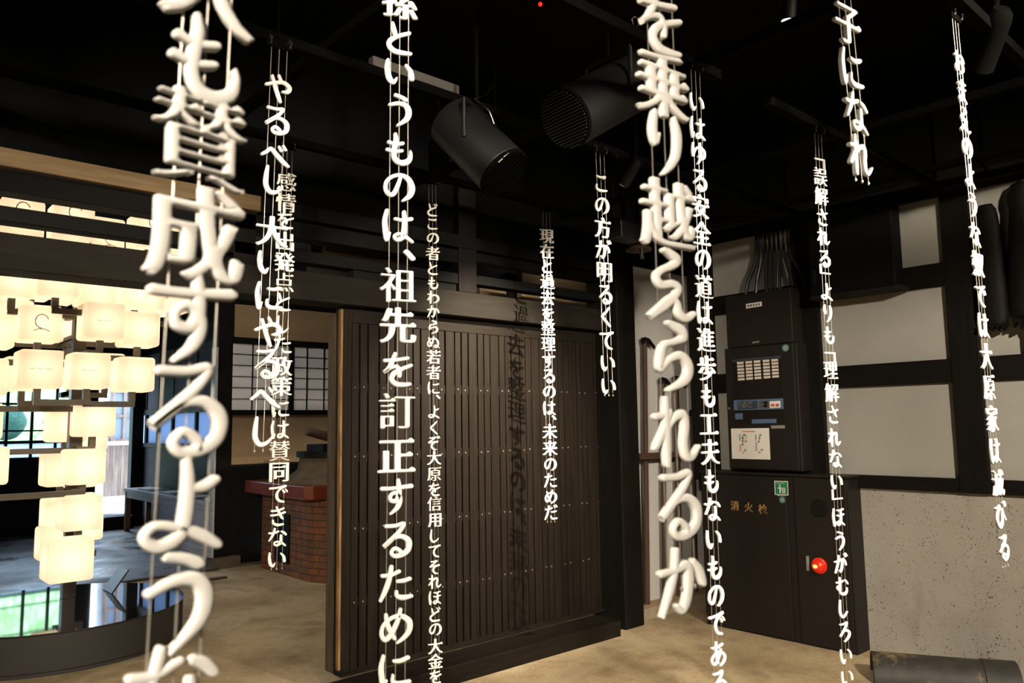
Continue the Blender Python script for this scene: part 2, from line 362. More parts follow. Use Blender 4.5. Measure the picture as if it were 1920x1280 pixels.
# sill and timbers of the door wall
DY = 4.07
s0 = MB(); s0.box(2.20, 4.385, 3.775, 4.02, -0.01, 0.108); struct(s0.build('trim_sill', M['doorh'], None, 0.008))['label'] = 'dark wooden sill beam on the floor under the slatted door'
trim(M['lintel'], -1.3, 4.56, 3.985, 4.18, 2.212, 2.375, 0.006, 'grey weathered lintel above the slatted door and opening')
trim(M['black'], -1.3, 3.12, 4.00, 4.10, 2.428, 2.497, 0.004, 'black lattice rail just above the lintel')
trim(M['black'], -1.3, 3.12, 4.00, 4.12, 2.565, 2.655, 0.004, 'second black lattice rail above the lintel')
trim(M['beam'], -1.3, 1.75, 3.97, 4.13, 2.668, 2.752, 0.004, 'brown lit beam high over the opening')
trim(M['black'], 1.75, 4.56, 3.98, 4.13, 2.668, 2.752, 0.004)  # same beam further right, its unlit look put in as black
trim(M['black'], 3.27, 4.56, 4.02, 4.12, 2.445, 2.508, 0.004, 'black lattice rail above the door')
trim(M['black'], 3.27, 4.56, 4.02, 4.12, 2.60, 2.662, 0.004)
trim(M['dark'], 3.12, 3.27, 3.99, 4.15, 2.375, 3.10, 0.005, 'short upright timber standing on the lintel')
trim(M['black'], 2.35, 3.12, 4.02, 4.10, 2.375, 2.43, 0.004)
trim(M['dark'], 1.62, 1.74, 4.0, 4.13, 2.375, 2.67, 0.004)
slab('wall_upper', M['ceil'], -1.3, 4.56, 4.05, 4.12, 2.752, ZC)
# boards seen through the lattice over the door
for z0, z1, x0, x1 in ((2.43, 2.545, 3.60, 3.86), (2.43, 2.545, 4.02, 4.80), (2.59, 2.73, 4.02, 4.80)):
    trim(M['bare'], x0, x1, 4.36, 4.42, z0, z1, 0.003)
trim(M['bare'], 2.35, 3.0, 4.36, 4.42, 2.60, 2.68, 0.003)
slab('wall_loft', M['dark'], 2.3, 6.4, 4.46, 4.52, 2.39, ZC)
slab('ceiling_kitchen', M['ceil'], 2.3, 6.4, 4.12, 8.75, 3.3, 3.36)
# door post, board alcove and corner post
trim(M['dark'], 4.52, 4.735, 3.845, 4.16, 0, ZC, 0.008, 'dark post at the right end of the slatted door')
slab('wall_board', M['board'], 4.735, 6.4, 4.02, 4.10, 0.10, 2.775)['label'] = 'white board panel behind the fire hooks'
slab('wall_board_base', M['stonebase'], 4.735, 6.4, 3.93, 4.10, -0.01, 0.085)
trim(M['bare'], 4.735, 6.4, 3.95, 4.02, 0.06, 0.105, 0.004)
slab('wall_board_head', M['dark'], 4.735, 6.4, 3.98, 4.10, 2.775, ZC)
slab('wall_corner', M['dark'], 6.2, 6.4, 3.5, 4.1, 0, ZC)
# right wall
XW = 5.27
def wy(y0, y1, z0, z1, mat, name='wall_right', d=0.06):
    return slab(name, mat, XW, XW+d, y0, y1, z0, z1)
wy(-3.2, 3.48, 1.05, 2.95, M['white'])['label'] = 'white plastered upper right wall between dark timbers'
wy(-3.2, 3.48, -0.01, 1.055, M['stipple'], 'wall_right_base')['label'] = 'speckled grey plaster of the lower right wall'
wy(-3.2, 3.71, 2.95, ZC, M['ceil'], 'wall_right_top')
slab('wall_right_rear', M['dark'], XW+0.06, XW+0.12, -3.2, 3.71, 0, ZC)
PX = XW-0.035
for (a, b, lb) in ((3.478, 3.71, 'dark corner post beside the white board'), (2.612, 2.80, 'dark wall post behind the alarm panel'), (1.615, 1.783, 'dark wall post between the two white bays'), (0.40, 0.58, None), (-1.0, -0.8, None)):
    trim(M['dark'], PX, XW+0.06, a, b, 1.05, ZC, 0.005, lb)
for (z0, z1, lb) in ((1.05, 1.135, 'dark rail along the top of the speckled plaster'), (1.722, 1.868, 'dark middle rail of the right wall'), (2.33, 2.477, 'dark upper rail of the right wall'), (2.90, 3.02, 'dark top rail of the right wall')):
    trim(M['dark_y'], PX+0.006, XW+0.05, -3.2, 3.48, z0, z1, 0.004, lb)

# ------------------------------------------------------------------ far room
PY = 8.75
def far(name, mat, *a): return slab(name, mat, *a)
far('wall_post', M['dark'], 3.385, 3.55, PY-0.02, PY+0.15, 0, ZC)['label'] = 'dark post at the corner of the kitchen wall'
trim(M['bench'], 3.36, 3.385, PY-0.02, PY+0.12, 0.1, 2.42, 0.002, 'pale strip painted for skylight on the left face of the dark post')  # pale colour stands in for daylight falling on the post
slab('trim_foot', M['pot'], 3.37, 3.66, PY-0.09, PY+0.15, -0.01, 0.10)
far('wall_kitchen_rear', M['dark'], 3.55, 6.4, PY, PY+0.10, 0, ZC)
far('wall_panel', M['beige'], 3.565, 6.3, PY-0.012, PY, 1.10, 1.655)['label'] = 'beige clay panel under the paper window'
far('wall_panel', M['beige'], 3.565, 6.3, PY-0.012, PY, 2.545, 2.93)['label'] = 'beige clay panel above the paper window'
trim(M['lintel'], 3.55, 6.3, PY-0.03, PY, 1.075, 1.102, 0.003)
w = thing('window', None, None, (3.55, PY-0.02, 1.66)); w.name = 'window_1'; w['kind'] = 'structure'; w['label'] = 'paper lattice window in the kitchen wall'
fb = MB()
for z0, z1 in ((1.655, 1.715), (2.475, 2.545)): fb.box(3.55, 6.3, PY-0.06, PY-0.012, z0, z1)
for x in (4.235, 5.0): fb.box(x, x+0.05, PY-0.06, PY-0.014, 1.7, 2.5)
fb.build('window_frame', M['dark_h'], w)
gb = MB()
for x in [3.55+0.2285*k for k in range(1, 12)]: gb.box(x-0.0035, x+0.0035, PY-0.045, PY-0.02, 1.7, 2.5)
for k in range(1, 6): gb.box(3.55, 6.3, PY-0.044, PY-0.021, 1.715+0.1275*k-0.003, 1.715+0.1275*k+0.003)
gb.build('lattice', M['dark'], w)
box('paper_pane', M['shoji'], 3.55, 6.3, PY-0.02, PY-0.012, 1.71, 2.48, w)
# threshold strips on the floor
for y0, y1, x0, x1 in ((8.50, 8.57, -3.4, 3.36), (7.98, 8.03, 2.4, 3.24)):
    slab('trim_threshold', M['pole'], x0, x1, y0, y1, -0.01, 0.018)
# side wall of the far room
SX = 4.0
far('wall_side', M['dark'], SX, SX+0.1, PY+0.1, 13.4, 0, 1.28)
far('wall_side_upper', M['grey'], SX, SX+0.1, PY+0.1, 13.4, 1.80, 2.70)['label'] = 'dull grey paper panels above the side windows'
far('wall_side_top', M['dark'], SX-0.02, SX+0.1, PY+0.1, 13.4, 2.70, ZC)
w = thing('window', None, None, (SX, 11.1, 1.28)); w.name = 'window_2'; w['kind'] = 'structure'; w['label'] = 'low row of frosted bluish panes along the side wall'
fb = MB()
fb.box(SX-0.03, SX+0.1, PY+0.1, 13.4, 1.24, 1.30); fb.box(SX-0.03, SX+0.1, PY+0.1, 13.4, 1.74, 1.82)
for y in (9.5, 10.4, 11.05, 12.0, 12.65, 13.2): fb.box(SX-0.02, SX+0.06, y-0.03, y+0.03, 1.28, 1.78)
for y in (9.5, 10.4, 11.05, 12.0, 12.65, 13.2): fb.box(SX-0.014, SX, y-0.012, y+0.012, 1.82, 2.70)
fb.build('window_frame', M['dark_y'], w)
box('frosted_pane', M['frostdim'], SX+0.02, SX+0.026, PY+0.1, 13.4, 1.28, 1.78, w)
# far wall with window and doorway
FY = 13.4
far('wall_far', M['dark'], -3.4, 3.33, FY, FY+0.12, 0, 1.09)
far('wall_far_top', M['dark'], -3.4, 4.1, FY, FY+0.12, 2.42, ZC)
far('wall_far_post', M['dark'], 3.83, 4.0, FY-0.05, FY+0.12, 0, 2.42)
far('wall_far_post', M['dark'], 3.08, 3.33, FY-0.03, FY+0.12, 0, 2.42)
slab('trim_step', M['dark_h'], 3.33, 3.83, FY-0.25, FY+0.1, 0, 0.19)
far('wall_far_left', M['dark'], -3.4, -1.0, FY, FY+0.12, 1.09, 2.42)
w = thing('window', None, None, (1.0, FY, 1.09)); w.name = 'window_3'; w['kind'] = 'structure'; w['label'] = 'dark framed garden window behind the cube lamp'
fb = MB()
for x in [3.09-0.318*k for k in range(0, 13)]: fb.box(x-0.018, x+0.018, FY+0.02, FY+0.07, 1.09, 2.42)
for z, h in ((1.10, .03), (1.355, .022), (1.52, .012), (1.915, .016), (2.40, .03)): fb.box(-1.0, 3.09, FY+0.015, FY+0.075, z-h, z+h)
fb.build('window_frame', M['dark'], w)
box('window_pane', M['glass'], -1.0, 3.09, FY+0.045, FY+0.05, 1.36, 2.42, w)
box('frosted_pane', M['frost'], -1.0, 3.09, FY+0.043, FY+0.051, 1.09, 1.355, w)
# ------------------------------------------------------------------ garden outside
slab('ground_outside', M['gravel'], -14, 16, FY+0.12, 34, -0.12, 0.0)
def leafy(name, label, cx, cy, z0, sx, sy, sz, seed, mat):
    rnd = random.Random(seed); bm = bmesh.new()
    bmesh.ops.create_icosphere(bm, subdivisions=4, radius=1)
    from mathutils import noise as mn
    for v in bm.verts:
        d = 1+0.28*mn.noise(v.co*2.3+Vector((seed, 0, 0)))+0.16*mn.noise(v.co*7+Vector((0, seed, 0)))+0.08*mn.noise(v.co*17)
        v.co *= d; v.co = Vector((v.co.x*sx, v.co.y*sy, max(v.co.z, -0.97)*sz+sz*0.97))
    bm.normal_update()
    lv = []
    for f in list(bm.faces):
        if rnd.random() < 0.55:
            c = f.calc_center_median(); n = f.normal; q = Quaternion((rnd.uniform(-1, 1), rnd.uniform(-1, 1), rnd.uniform(-1, 1), rnd.uniform(-1, 1))).normalized()
            s = 0.07+0.05*rnd.random()
            lv.append([c+n*0.05+q@Vector(p)*s for p in ((-1, 0, 0), (0, -.5, 0), (1, 0, 0), (0, .5, 0))])
    for l in lv: bm.faces.new([bm.verts.new(p) for p in l])
    me = bpy.data.meshes.new(name); bm.to_mesh(me); bm.free(); me.materials.append(mat)
    o = bpy.data.objects.new(name, me); COL.objects.link(o); o.location = (cx, cy, z0)
    return finish(o, label, 'shrub')
tp = thing('clipped_shrub', 'round clipped dark shrub in the garden seen through the far window', 'shrub', (2.70, 17.0, 0))
bm = MB(); bm.ball((2.70, 17.0, 1.68), 0.32, 24); c = bm.build('crown', M['topiary'], tp, smooth=True)
dm = bpy.data.textures.new('leaf_bumps', 'CLOUDS'); dm.noise_scale = 0.06; md = c.modifiers.new('leaves', 'DISPLACE'); md.texture = dm; md.strength = 0.06
MB().cyl((2.70, 17.0, 0), (2.70, 17.0, 1.45), 0.035).build('trunk', M['pole'], tp)
bm = MB(); bm.ball((2.86, 17.0, 1.12), 0.36, 24, (1.2, 1, .55)); c = bm.build('lower_crown', M['topiary'], tp, smooth=True)
md = c.modifiers.new('leaves', 'DISPLACE'); md.texture = dm; md.strength = 0.06
leafy('garden_shrub', 'bright green leafy bush left in the garden beyond the far window', 1.1, 20.5, 0, 1.9, 1.1, 1.75, 3, M['leaf'])
leafy('garden_shrub', 'bright green leafy bush in the middle of the garden beyond the window', 4.0, 22.5, 0, 1.7, 1.1, 1.5, 8, M['leaf'])
leafy('garden_shrub', 'tall bright green tree crown over the garden hedge', 2.2, 26.0, 1.5, 4.2, 2.0, 2.0, 12, M['leaf'])
leafy('garden_shrub', 'small green shrub beside the pale garden screen', 3.9, 19.0, 0, 0.35, 0.3, 0.62, 15, M['leaf'])
scr = thing('garden_screen', 'pale blue screen standing in the garden beyond the window', 'screen', (4.45, 18.6, 0))
box('panel', M['fence'], 4.28, 5.2, 18.58, 18.62, 0.35, 1.70, scr)
MB().box(4.24, 4.30, 18.57, 18.63, 0, 1.78).build('screen_post', M['pine'], scr); MB().box(5.18, 5.24, 18.57, 18.63, 0, 1.78).build('screen_post', M['pine'], scr)
# outbuilding beyond the doorway
ob = thing('outbuilding', 'weathered board building seen through the far doorway', 'building', (4.6, 15.6, 0))
wb = MB(); x = 4.02
while x < 5.4:
    wb.box(x, x+0.135, 15.60+random.uniform(0, .008), 15.66, 0.32, 1.28); x += 0.14
wb.build('board_wall', M['pine'], ob)
box('wall', M['stone'], 4.0, 5.4, 15.64, 15.74, 1.28, 2.9, ob)
box('sill', M['stone'], 4.02, 4.6, 15.46, 15.62, 1.24, 1.31, ob)
wf = MB()
for x in (4.10, 4.30, 4.52): wf.box(x, x+0.05, 15.57, 15.63, 1.31, 2.5)
for z in (1.31, 1.75, 2.2, 2.46): wf.box(4.10, 4.57, 15.575, 15.625, z, z+0.045)
wf.build('window_frame', M['pine'], ob)
box('window_pane', M['frost'], 4.12, 4.55, 15.60, 15.605, 1.33, 2.48, ob)
box('corner_post', M['stone'], 4.60, 4.74, 15.52, 15.66, 0.32, 2.9, ob)
box('foundation', M['stone'], 3.98, 5.4, 15.58, 15.76, 0, 0.32, ob)
finish(box('step_stone', M['stone'], 3.45, 4.6, 13.75, 14.6, 0, 0.20, None, 0.02), 'pale stone slab just outside the far doorway', 'stone')

# ------------------------------------------------------------------ display bench along the side wall
bn = thing('display_bench', 'long low display bench along the side wall of the far room', 'bench', (3.68, 11.1, 0))
box('bench_top', M['bench'], 3.60, 3.99, 9.0, 12.86, 0.585, 0.635, bn, 0.004)
box('front_board', M['bench'], 3.625, 3.65, 9.0, 11.40, 0.08, 0.53, bn)
box('apron', M['bench'], 3.615, 3.64, 9.0, 12.84, 0.50, 0.585, bn)
box('kick_board', M['bench'], 3.61, 3.65, 9.0, 11.4, 0.0, 0.08, bn)
for y in (12.80, 11.44, 9.6): box('leg', M['benchleg'] if y > 12 else M['bench'], 3.61, 3.68, y-0.035, y+0.035, 0, 0.585, bn)
box('leg', M['benchleg'], 3.9, 3.97, 12.76, 12.83, 0, 0.585, bn)
for y, lb in ((12.15, 'white sheet on the bench farthest from the post'), (11.2, 'second white sheet from the far end of the bench'), (10.25, 'third white sheet from the far end of the bench'), (9.62, 'white sheet on the bench nearest the dark post')):
    b = thing('display_sheet', lb, 'sheet', (3.8, y, 0.635), 'sheets laid out on the display bench')
    box('mat', M['blackmetal'], 3.66, 3.96, y-0.33, y+0.27, 0.635, 0.645, b); box('paper', M['paper'], 3.68, 3.93, y-0.05, y+0.24, 0.645, 0.651, b)

# ------------------------------------------------------------------ brick stove
st = thing('brick_stove', 'red brick kitchen stove with a glazed red top slab', 'stove', (4.3, 7.6, 0))
MB().prism([(3.74, 8.3), (3.735, 7.42), (3.735, 7.2), (3.84, 6.95), (5.1, 6.95), (5.1, 8.3)], 0, 0.805).build('brick_body', M['brick'], st)
MB().prism([(3.60, 8.45), (3.60, 7.06), (3.655, 6.97), (5.2, 6.97), (5.2, 8.45)], 0.805, 0.94).build('top_slab', M['glaze'], st, 0.012)
box('fire_door', M['black'], 3.722, 3.74, 7.62, 7.95, 0.12, 0.62, st)
MB().lathe([(0.0, 0.942), (0.52, 0.942), (0.50, 0.97), (0.40, 1.04), (0.36, 1.07), (0.335, 1.20), (0.0, 1.20)], (4.12, 7.45), 32).build('clay_hood', M['pot'], st, smooth=True)
ld = thing('stove_lid', 'dark wooden lid stack on the clay hood of the stove', 'lid', (4.12, 7.45, 1.20))
MB().lathe([(0, 1.20), (0.37, 1.20), (0.37, 1.255), (0, 1.255)], (4.12, 7.45), 32).build('board', M['dark'], ld)
box('block', M['black'], 3.90, 4.30, 7.25, 7.6, 1.255, 1.33, ld)
finish(MB().cyl((3.79, 7.40, 1.47), (4.12, 7.40, 1.385), 0.045, 0.05).build('wooden_pestle', M['pole'], None, 0.006), 'brown wooden pestle lying tilted on the stove lid', 'pestle')

# ================================================================== SLATTED DOOR
dr = thing('door', 'large dark slatted sliding door in the middle of the room', 'door', (3.5, DY, 0.1)); dr.name = 'slatted_sliding_door'
DX0, DX1, DZ0, DZ1 = 2.298, 4.72, 0.108, 2.207
box('stile', M['doorf'], DX0, 2.372, DY, DY+0.06, DZ0, DZ1, dr, 0.003)
box('worn_edge', M['worn'], DX0-0.002, DX0+0.014, DY-0.002, DY+0.03, DZ0+0.03, DZ1-0.01, dr, 0.004)['label'] = 'worn orange edge strip'
box('stile', M['doorf'], 4.60, DX1, DY, DY+0.06, DZ0, DZ1, dr, 0.003)
box('top_rail', M['doorh'], 2.372, 4.60, DY, DY+0.05, 2.118, DZ1, dr, 0.003)
box('bottom_rail', M['doorh'], 2.372, 4.60, DY-0.004, DY+0.05, DZ0, 0.128, dr, 0.003)
box('foot_rail', M['doorh'], DX0, 4.60, DY-0.03, DY, DZ0-0.0, 0.122, dr, 0.003)
box('back_panel', M['black'], 2.372, 4.60, DY+0.06, DY+0.075, 0.128, 2.118, dr)
sl = MB(); edges = []; x = 2.372; wid = (0.056, 0.058, 0.079); k = 0
while x < 4.595:
    w_ = wid[k % 3]; x1 = min(x+w_, 4.60); dz = random.uniform(0, .003)
    sl.box(x+0.0055, x1-0.0055, DY+0.004+dz, DY+0.042, 0.128, 2.118); edges.append((x, x1, k % 3)); x = x1; k += 1
sl.build('slat_panel', M['door'], dr, 0.0015, seg=1)
rows = (0.495, 0.912, 1.325, 1.735)
for z in rows: box('batten', M['doorh'], 2.372, 4.60, DY+0.014, DY+0.036, z-0.028, z+0.028, dr)
nb = MB()
for a, b, kk in edges:
    if kk < 2 and b-a > 0.03:
        for z in rows: nb.ball(((a+b)/2+random.uniform(-.003, .003), DY+0.004, z+random.uniform(-.004, .004)), 0.0058, 8, (1, .6, 1))
nb.build('nail_heads', M['nail'], dr)
ed = MB(); ed.box(DX0, DX0+0.05, DY+0.062, DY+0.155, DZ0, DZ1-0.03); ed.build('rear_leaf', M['edgewood'], dr, 0.006)

# ================================================================== FIRE HOOKS on the white board
rk = thing('tool_rack', 'dark wooden rack bar across the white board holding the fire hooks', 'rack', (5.3, 3.97, 1.24))
box('rack_bar', M['pole'], 4.83, 5.82, 3.905, 3.935, 1.215, 1.265, rk, 0.004)
for x in (4.90, 5.76): box('bracket', M['dark'], x-0.02, x+0.02, 3.935, 4.02, 1.22, 1.26, rk)
HK = [(at(1207, 640, 'y', 3.97), at(1212, 1112, 'y', 3.97), 'tallest fire hook, leftmost against the white board'),
      (at(1240, 715, 'y', 3.97), at(1245, 1098, 'y', 3.97), 'second fire hook from the left on the white board'),
      (at(1265, 712, 'y', 3.97), at(1272, 1092, 'y', 3.97), 'third fire hook from the left on the white board'),
      (at(1296, 775, 'y', 3.97), at(1301, 1085, 'y', 3.97), 'shortest fire hook, rightmost beside the corner post')]
for t_, b_, lb in HK:
    bz = 0.105; bx = b_.x+(t_.x-b_.x)*(bz-b_.z)/(t_.z-b_.z)
    h = thing('fire_hook', lb, 'fire hook', (bx, 3.96, bz), 'fire hooks in the rack')
    MB().tube([(bx, 3.962, bz), ((bx+t_.x)/2, 3.962, (bz+t_.z)/2), (t_.x, 3.962, t_.z)], [0.021, 0.020, 0.019], 12).build('shaft', M['pole'], h, smooth=True)
    hd = MB(); z = t_.z
    pts = [(-0.028, .0), (-0.03, .045), (0.0, .055), (0.05, .045), (0.11, -0.005), (0.135, -0.035), (0.08, -0.006), (0.03, .002)]
    a = [hd.bm.verts.new((t_.x+p[0], 3.945, z+p[1]-.02)) for p in pts]; b = [hd.bm.verts.new((t_.x+p[0], 3.979, z+p[1]-.02)) for p in pts]
    for i in range(len(pts)): hd.bm.faces.new((a[i], a[(i+1) % len(pts)], b[(i+1) % len(pts)], b[i]))
    hd.bm.faces.new(a[::-1]); hd.bm.faces.new(b); hd.build('hook_head', M['dark'], h, 0.004)

# ================================================================== RIGHT WALL EQUIPMENT
def plate(name, mat, x, corners, parent, d=0.004, bevel=0):   # flat plate on a plane facing the room: pixel corners give its real outline
    pts = [at(px, py, 'x', x) for px, py in corners]; m_ = MB()
    a = [m_.bm.verts.new(p) for p in pts]; b = [m_.bm.verts.new(p-Vector((d, 0, 0))) for p in pts]; n = len(a)
    for i in range(n): m_.bm.faces.new((a[i], a[(i+1) % n], b[(i+1) % n], b[i]))
    m_.bm.faces.new(a[::-1]); m_.bm.faces.new(b); return m_.build(name, mat, parent, bevel)
def yz(name, mat, x, y0, y1, z0, z1, parent, d=0.004, bevel=0): return box(name, mat, x-d, x, y0, y1, z0, z1, parent, bevel)
# hydrant cabinet
HX = 5.08
hy = thing('fire_hydrant_cabinet', 'dark brown fire hydrant cabinet with gold characters on the floor', 'cabinet', (5.18, 2.95, 0))
box('body', M['cab'], HX+0.012, XW-0.001, 2.405, 3.54, 0.0, 1.118, hy, 0.004)
box('top_edge', M['cab'], HX-0.004, XW-0.001, 2.39, 3.55, 1.118, 1.135, hy, 0.003)
box('door', M['cab'], HX-0.004, HX+0.012, 2.838, 3.53, 0.012, 1.11, hy, 0.004)
sd = box('side_door', M['cab'], HX-0.004, HX+0.012, 2.415, 2.778, 0.012, 1.11, hy, 0.004)
spk = MB(); sc_ = at(1537, 952, 'x', HX-0.004)
spk.cyl(sc_+Vector((0.002, 0, 0)), sc_-Vector((0.012, 0, 0)), 0.058, 0.056, 32); spk.build('speaker', M['black'], hy, 0.003, smooth=True)
sg = MB()
for k in range(-5, 6): sg.box(sc_.x-0.016, sc_.x-0.011, sc_.y-math.sqrt(.0027-(k*.0095)**2), sc_.y+math.sqrt(.0027-(k*.0095)**2), sc_.z+k*.0095-.002, sc_.z+k*.0095+.002)
sg.build('speaker_grille', M['blackmetal'], hy)
rl = at(1537, 1060, 'x', HX-0.004)
lm = MB(); prof = [(0.052, 0), (0.052, .012), (0.047, .016), (0.042, .034), (0.030, .046), (0.012, .052), (0, .053)]
for (r0, d0), (r1, d1) in zip(prof, prof[1:]): lm.cyl(rl-Vector((d0, 0, 0)), rl-Vector((d1, 0, 0)), r0, max(r1, 1e-4), 28, False)
lm.build('red_lamp', M['redlens'], hy, smooth=True)
lb_ = MB(); lb_.ball(rl-Vector((0.048, -0.004, 0)), 0.019, 14, (.35, 1, .75)); lb_.build('lamp_filament', M['redbulb'], hy)
plate('nameplate_strip', M['greybar'], HX-0.004, [(1512, 1042), (1517, 1042), (1518, 1070), (1513, 1070)], hy)
plate('evacuation_sticker', M['signwhite'], HX-0.004, [(1452, 901), (1477.5, 902), (1478.5, 928.5), (1453, 927)], hy, .003)
plate('sticker_field', M['green'], HX-0.007, [(1453.5, 902.7), (1476.2, 903.5), (1477, 926.8), (1454.4, 925.6)], hy, .001)
pf = MB(); pc = at(1462.5, 916, 'x', HX-0.009); u = 0.0042
for (y0, y1, z0, z1) in ((-1.2, 1.2, -7, 3.5), (0.6, 4.2, 0.2, 1.8), (-1.4, 1.4, 4.2, 6.6), (-2.4, -1.0, -2, 2.6)): pf.box(pc.x-.0012, pc.x, pc.y+y0*u, pc.y+y1*u, pc.z+z0*u, pc.z+z1*u)
for (y0, y1, z0, z1) in ((-9.2, -7.8, -6, 1), (-5.4, -4.0, -6, 1), (-9.2, -4, 0.6, 2), (-9.2, -4, -7, -5.6), (-8, -5.4, -3.4, -2.2)): pf.box(pc.x-.0012, pc.x, pc.y+y0*u, pc.y+y1*u, pc.z+z0*u, pc.z+z1*u)
for z in (-11.4, 9.2): pf.box(pc.x-.0012, pc.x, pc.y-9*u, pc.y+6*u, pc.z+z*u-.0012, pc.z+z*u+.0012)
pf.build('pictogram', M['signwhite'], hy)
def disc(name, mat, px, py, x, r, parent, d=.003):
    p = at(px, py, 'x', x); return MB().cyl(p, p-Vector((d, 0, 0)), r, r, 28).build(name, mat, parent)
disc('round_sticker', M['teal'], 1467, 937, HX-0.004, 0.022, hy); disc('sticker_disc', M['greydisc'], 1467, 936.5, HX-0.007, 0.015, hy, .001)
# alarm panel
AX = 5.085
ap = thing('fire_alarm_panel', 'dark fire alarm control panel with rows of cream labels on the right wall', 'alarm panel', (5.18, 3.0, 1.15))
box('housing', M['cab'], AX+0.012, XW-0.001, 2.715, 3.292, 1.152, 2.045, ap, 0.005)
box('door', M['cab'], AX, AX+0.012, 2.735, 3.285, 1.160, 2.040, ap, 0.004)
box('upper_housing', M['cab'], AX+0.004, XW-0.001, 2.735, 3.262, 2.047, 2.435, ap, 0.005)
plate('window_panel', M['cab2'], AX, [(1374, 672), (1465, 666), (1472, 792), (1378, 795)], ap, .003)
X1 = AX-0.003
tb = plate('title_bar', M['dblue'], X1, [(1373, 674), (1464.5, 666), (1464.8, 671), (1373.2, 679)], ap, .003)
wb_ = MB(); ncol = 5
for r_ in range(6):
    for c_ in range(5):
        tl = (1382.2+15.7*c_+0.35*r_+(0.4*c_*(c_>2)), 678.6-1.32*c_+6.1*r_)
        cs = [(tl[0], tl[1]), (tl[0]+12.2, tl[1]-0.9), (tl[0]+12.3, tl[1]+3.4), (tl[0]+.1, tl[1]+4.3)]
        plate('zone_label', M['label'], X1, cs, ap, .003)
plate('control_strip', M['blue'], X1, [(1376, 750.2), (1468.6, 746.5), (1469.4, 766.3), (1376.2, 769)], ap, .003)
plate('text_field', M['dblue'], X1-.003, [(1383, 752.3), (1420.3, 750.7), (1420.8, 766), (1383.2, 767.5)], ap, .001)
plate('switch_field', M['darkgrey'], X1-.003, [(1423, 750.9), (1442, 750), (1443, 765.4), (1423.4, 766.2)], ap, .001)
tx = MB()
for i, (a0, a1) in enumerate(((1385, 1390), (1394, 1400), (1403, 1411), (1385, 1388), (1391, 1400), (1403, 1410), (1385, 1402), (1385, 1387), (1391, 1399), (1402, 1409))):
    y_ = 753.6+3.2*(0, 0, 0, 1, 1, 1, 2, 3, 3, 3)[i]-(a0-1385)*.04
    p, q = at(a0, y_, 'x', X1-.004), at(a1, y_, 'x', X1-.004); tx.box(p.x-.001, p.x, q.y, p.y, p.z-.003, p.z+.001)
tx.build('printed_lines', M['greybar'], ap)
for y_ in (752.6, 758.4): plate('switch', M['black'], X1-.004, [(1432, y_), (1438.5, y_-.3), (1438.8, y_+4.3), (1432.3, y_+4.6)], ap, .004)
plate('button_field', M['paper'], X1-.003, [(1443.2, 752.2), (1463, 751.2), (1463.7, 763.8), (1443.8, 765)], ap, .002)
for x_ in (1446.3, 1455.2): plate('red_button', M['red'], X1-.005, [(x_, 757), (x_+5.4, 756.6), (x_+5.6, 761.4), (x_+.2, 761.8)], ap, .006)
plate('label_square', M['blue'], X1, [(1378.6, 775), (1392.4, 774.4), (1392.8, 785.7), (1379, 786.2)], ap, .003)
plate('label_bar', M['blue'], X1, [(1410, 786), (1455.6, 784.9), (1456, 792.6), (1410.3, 793.8)], ap, .003)
plate('maker_plate', M['greybar'], AX, [(1446, 797.6), (1471.6, 797), (1472, 802.7), (1446.2, 803.2)], ap, .003)
plate('upper_label', M['paper'], AX+.004, [(1399, 569.6), (1428.2, 565.2), (1428.6, 573.6), (1399.4, 578.4)], ap, .003)
tx = MB()
for k in range(5):
    p = at(1403.2+5*k, 573.2-.72*k, 'x', AX); w_ = .008 if k < 2 else .005
    tx.box(p.x-.0005, p.x+.001, p.y-w_, p.y+w_, p.z-.007, p.z+.007)
tx.build('label_print', M['darkgrey'], ap)
plate('handle_plate', M['greybar'], AX+.004, [(1411, 641), (1423.5, 639), (1423.7, 641.6), (1411.2, 643.7)], ap, .006)
disc('round_sticker', M['teal'], 1473, 652, AX, 0.0255, ap, .003); disc('sticker_disc', M['greydisc'], 1473, 652, AX-.003, 0.019, ap, .001)
disc('key_lock', M['chrome'], 1366, 606, AX+.004, 0.008, ap, .006); disc('key_lock', M['chrome'], 1368, 765.5, AX, 0.011, ap, .008)
nt = thing('evacuation_plan', 'white sheet with coloured floor plans taped below the alarm panel controls', 'notice', at(1408, 861, 'x', AX-.001))
plate('sheet', M['paper'], AX-.001, [(1371, 803.2), (1442, 802.2), (1444.6, 861.3), (1372.8, 859.6)], nt, .002)
Z1 = AX-.0035
def pr(mat, x0, x1, y0, y1, nm): plate(nm, mat, Z1, [(x0, y0), (x1, y0-.1), (x1, y1-.1), (x0, y1)], nt, .0008)
pr(M['red'], 1391.5, 1416, 808, 809.6, 'printed_title')
for x_, nm in ((1386, 0), (1416, 1)):
    pr(M['greydisc'], x_, x_+2.4, 814, 824, 'printed_legend'); pr(M['red'], x_+.2, x_+2.2, 823.5, 826, 'printed_legend')
    pr(M['pink'], x_+.2, x_+4, 832 if nm == 0 else 828, 846, 'printed_legend')
